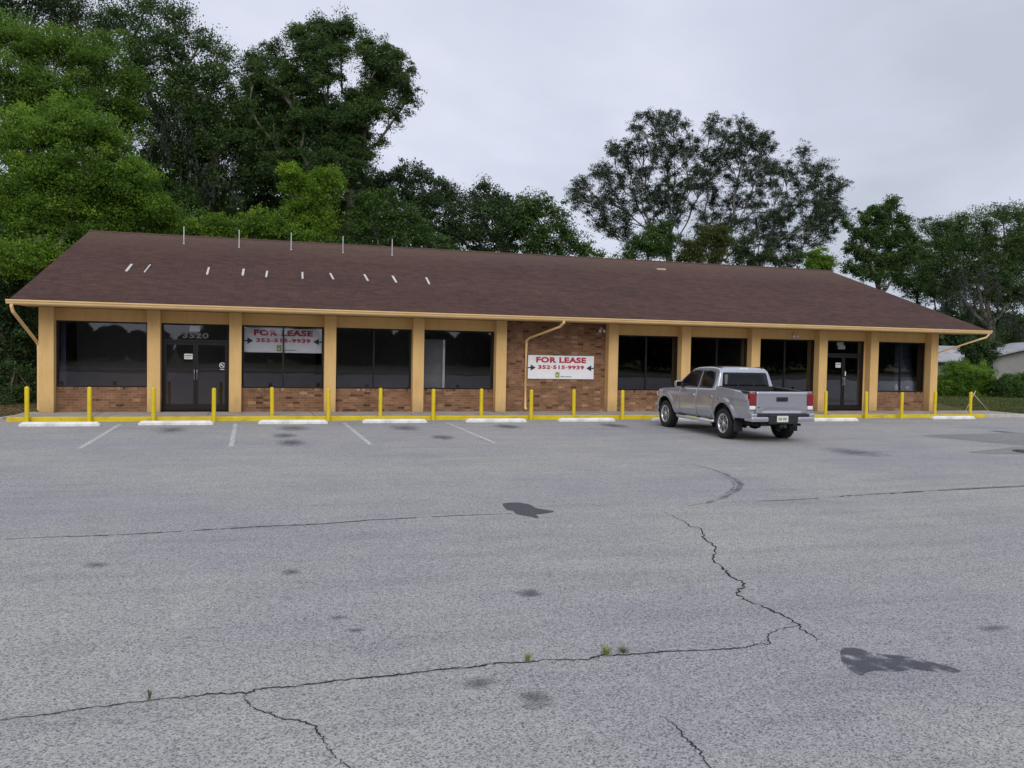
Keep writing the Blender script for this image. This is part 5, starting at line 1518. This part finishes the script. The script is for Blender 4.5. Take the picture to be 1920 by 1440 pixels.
wood(-110, -25, 20, 60, 9, 14, 60, 5, 'dark woodland beyond the left end of the lot')
wood(-20, 44, -92, -84, 1.6, 5.2, 120, 9, 'low scrubby tree line across the road behind the viewer')
wood(-110, -22, -92, -74, 9, 13, 70, 10, 'tall roadside woodland behind the viewer, on the left side')
wood(46, 150, -92, -74, 9, 13, 110, 6, 'belt of roadside woodland across the road behind the viewer, on the right side')

# houses at the far right
def house(label, c, rot, w_, d_, h, rh, over=.5):
    t = thing('house', label, 'house', (c[0], c[1], GZ), rot, 'grey houses at the right edge')
    b = MB(); b.box(-w_/2, w_/2, -d_/2, d_/2, 0, h); b.prism([(-d_/2, h+.002), (d_/2, h+.002), (0, h+rh)], -w_/2+.01, w_/2-.01, 'yz')
    b.build('wall', MT['house_wall'], t)
    hw = w_/2+over; hd = d_/2+over; e_ = h-over*rh/(d_/2); k = .12
    for s_ in (-1, 1):
        vs = [(-hw, s_*hd, e_), (hw, s_*hd, e_), (hw, 0, h+rh+.02), (-hw, 0, h+rh+.02)]
        vs += [(x, y, z+k) for x, y, z in vs]
        MB().add(vs, [(3, 2, 1, 0), (4, 5, 6, 7), (0, 1, 5, 4), (1, 2, 6, 5), (2, 3, 7, 6), (3, 0, 4, 7)]).build('roof', MT['house_roof'], t)
    return t
h1, _ = at(1935, 700, 26); house('grey gabled house half hidden at the right edge of the photo', h1, R_(60), 9, 9, 2.3, 1.2)
h2, _ = at(1765, 690, 32); house('pale roofed low house glimpsed just right of the corner column', h2, R_(-14), 13, 8, 2.05, 1.1)

# weeds in the crack
def tuft(x, y, h, n, label, m, spread=.05, cat='weed'):
    t = thing('weed', label, cat, (x, y, GZ+.003))
    b = MB(); r = random.Random(int(x*100))
    for k in range(n):
        a = r.uniform(0, 6.28); s_ = r.uniform(.2, 1)*spread; L_ = h*r.uniform(.5, 1)
        bx, by = math.cos(a)*s_*.3, math.sin(a)*s_*.3; tx, ty = math.cos(a)*s_*1.5, math.sin(a)*s_*1.5
        w_ = .0018; px, py = -math.sin(a)*w_, math.cos(a)*w_
        b.add([(bx-px, by-py, 0), (bx+px, by+py, 0), ((bx+tx)/2+px, (by+ty)/2+py, L_*.65), ((bx+tx)/2-px, (by+ty)/2-py, L_*.65), (tx, ty, L_)], [(0, 1, 2, 3), (3, 2, 4)])
    b.build('blades', m, t, fixn=False)
    return t
varied('weed_green', (0.14, 0.22, 0.03), (0.26, 0.34, 0.06), 20, 0.8)
varied('weed_dry', (0.10, 0.10, 0.05), (0.2, 0.19, 0.11), 20, 0.8)
tuft(7.40, -21.11, .07, 46, 'small green grass tuft in the long crack, left of the other tuft', MT['weed_green'], .036)
tuft(7.965, -21.12, .08, 60, 'green grass tuft in the long crack beside the dark sprig', MT['weed_green'], .042)
tuft(8.10, -21.10, .05, 60, 'dark dry sprig in the long crack right of the green tuft', MT['weed_dry'], .05)
tuft(5.06, -21.17, .08, 18, 'thin dry grass wisps at the left part of the long crack', MT['weed_dry'], .03)

# grass verge and litter (uncountable)
def scatter(name, label, regions, n, h, m, cat, seed, asp=4):
    r = np.random.default_rng(seed); P = []
    for poly_ in regions:
        (xa, ya), (xb, yb), (xc, yc), (xd, yd) = poly_
        a = r.random(n); b_ = r.random(n)
        x = (xa*(1-a)+xb*a)*(1-b_)+(xd*(1-a)+xc*a)*b_; y = (ya*(1-a)+yb*a)*(1-b_)+(yd*(1-a)+yc*a)*b_
        P.append(np.stack([x, y, np.full(n, GZ)+h*.35*r.random(n)], 1))
    P = np.concatenate(P)
    nz = np.array([noise.noise(Vector((p[0]*.5, p[1]*.5, 2))) for p in P])
    o = leaf_mesh(name, P, .5+.5*nz+.15*r.normal(size=len(P)), h, m, None, asp, 0 if h > .06 else 1.2, h > .06)
    return tag(o, label, cat, None, 'stuff')
scatter('grass', 'rough green and brown grass verge beyond the right end of the lot', [((33.6, 1.2), (38, -4.6), (60, 2), (45, 20))], 60000, .11, MT['grass'], 'grass', 1)
scatter('leaf_litter', 'dead leaves and soil beyond the left edge of the lot', [((-9, -1.0), (-1.1, -.4), (-.4, 9), (-9, 9))], 9000, .055, MT['litter'], 'leaf litter', 2, 1.6)
# pale object by the left wall
t = thing('hose_bib', 'small pale tap on the side wall behind the leftmost bollard', 'tap', (-.26, 1.2, .45))
MB().tube([(.06, 0, 0), (-.06, 0, 0), (-.08, 0, -.04)], .02, 8).build('pipe', MT['metal_white'], t)
MB().lathe([(0, .03), (.035, .03), (.035, .045), (0, .045)], (-.03, 0, 0), 'z', 10).build('wheel_handle', MT['metal_white'], t)
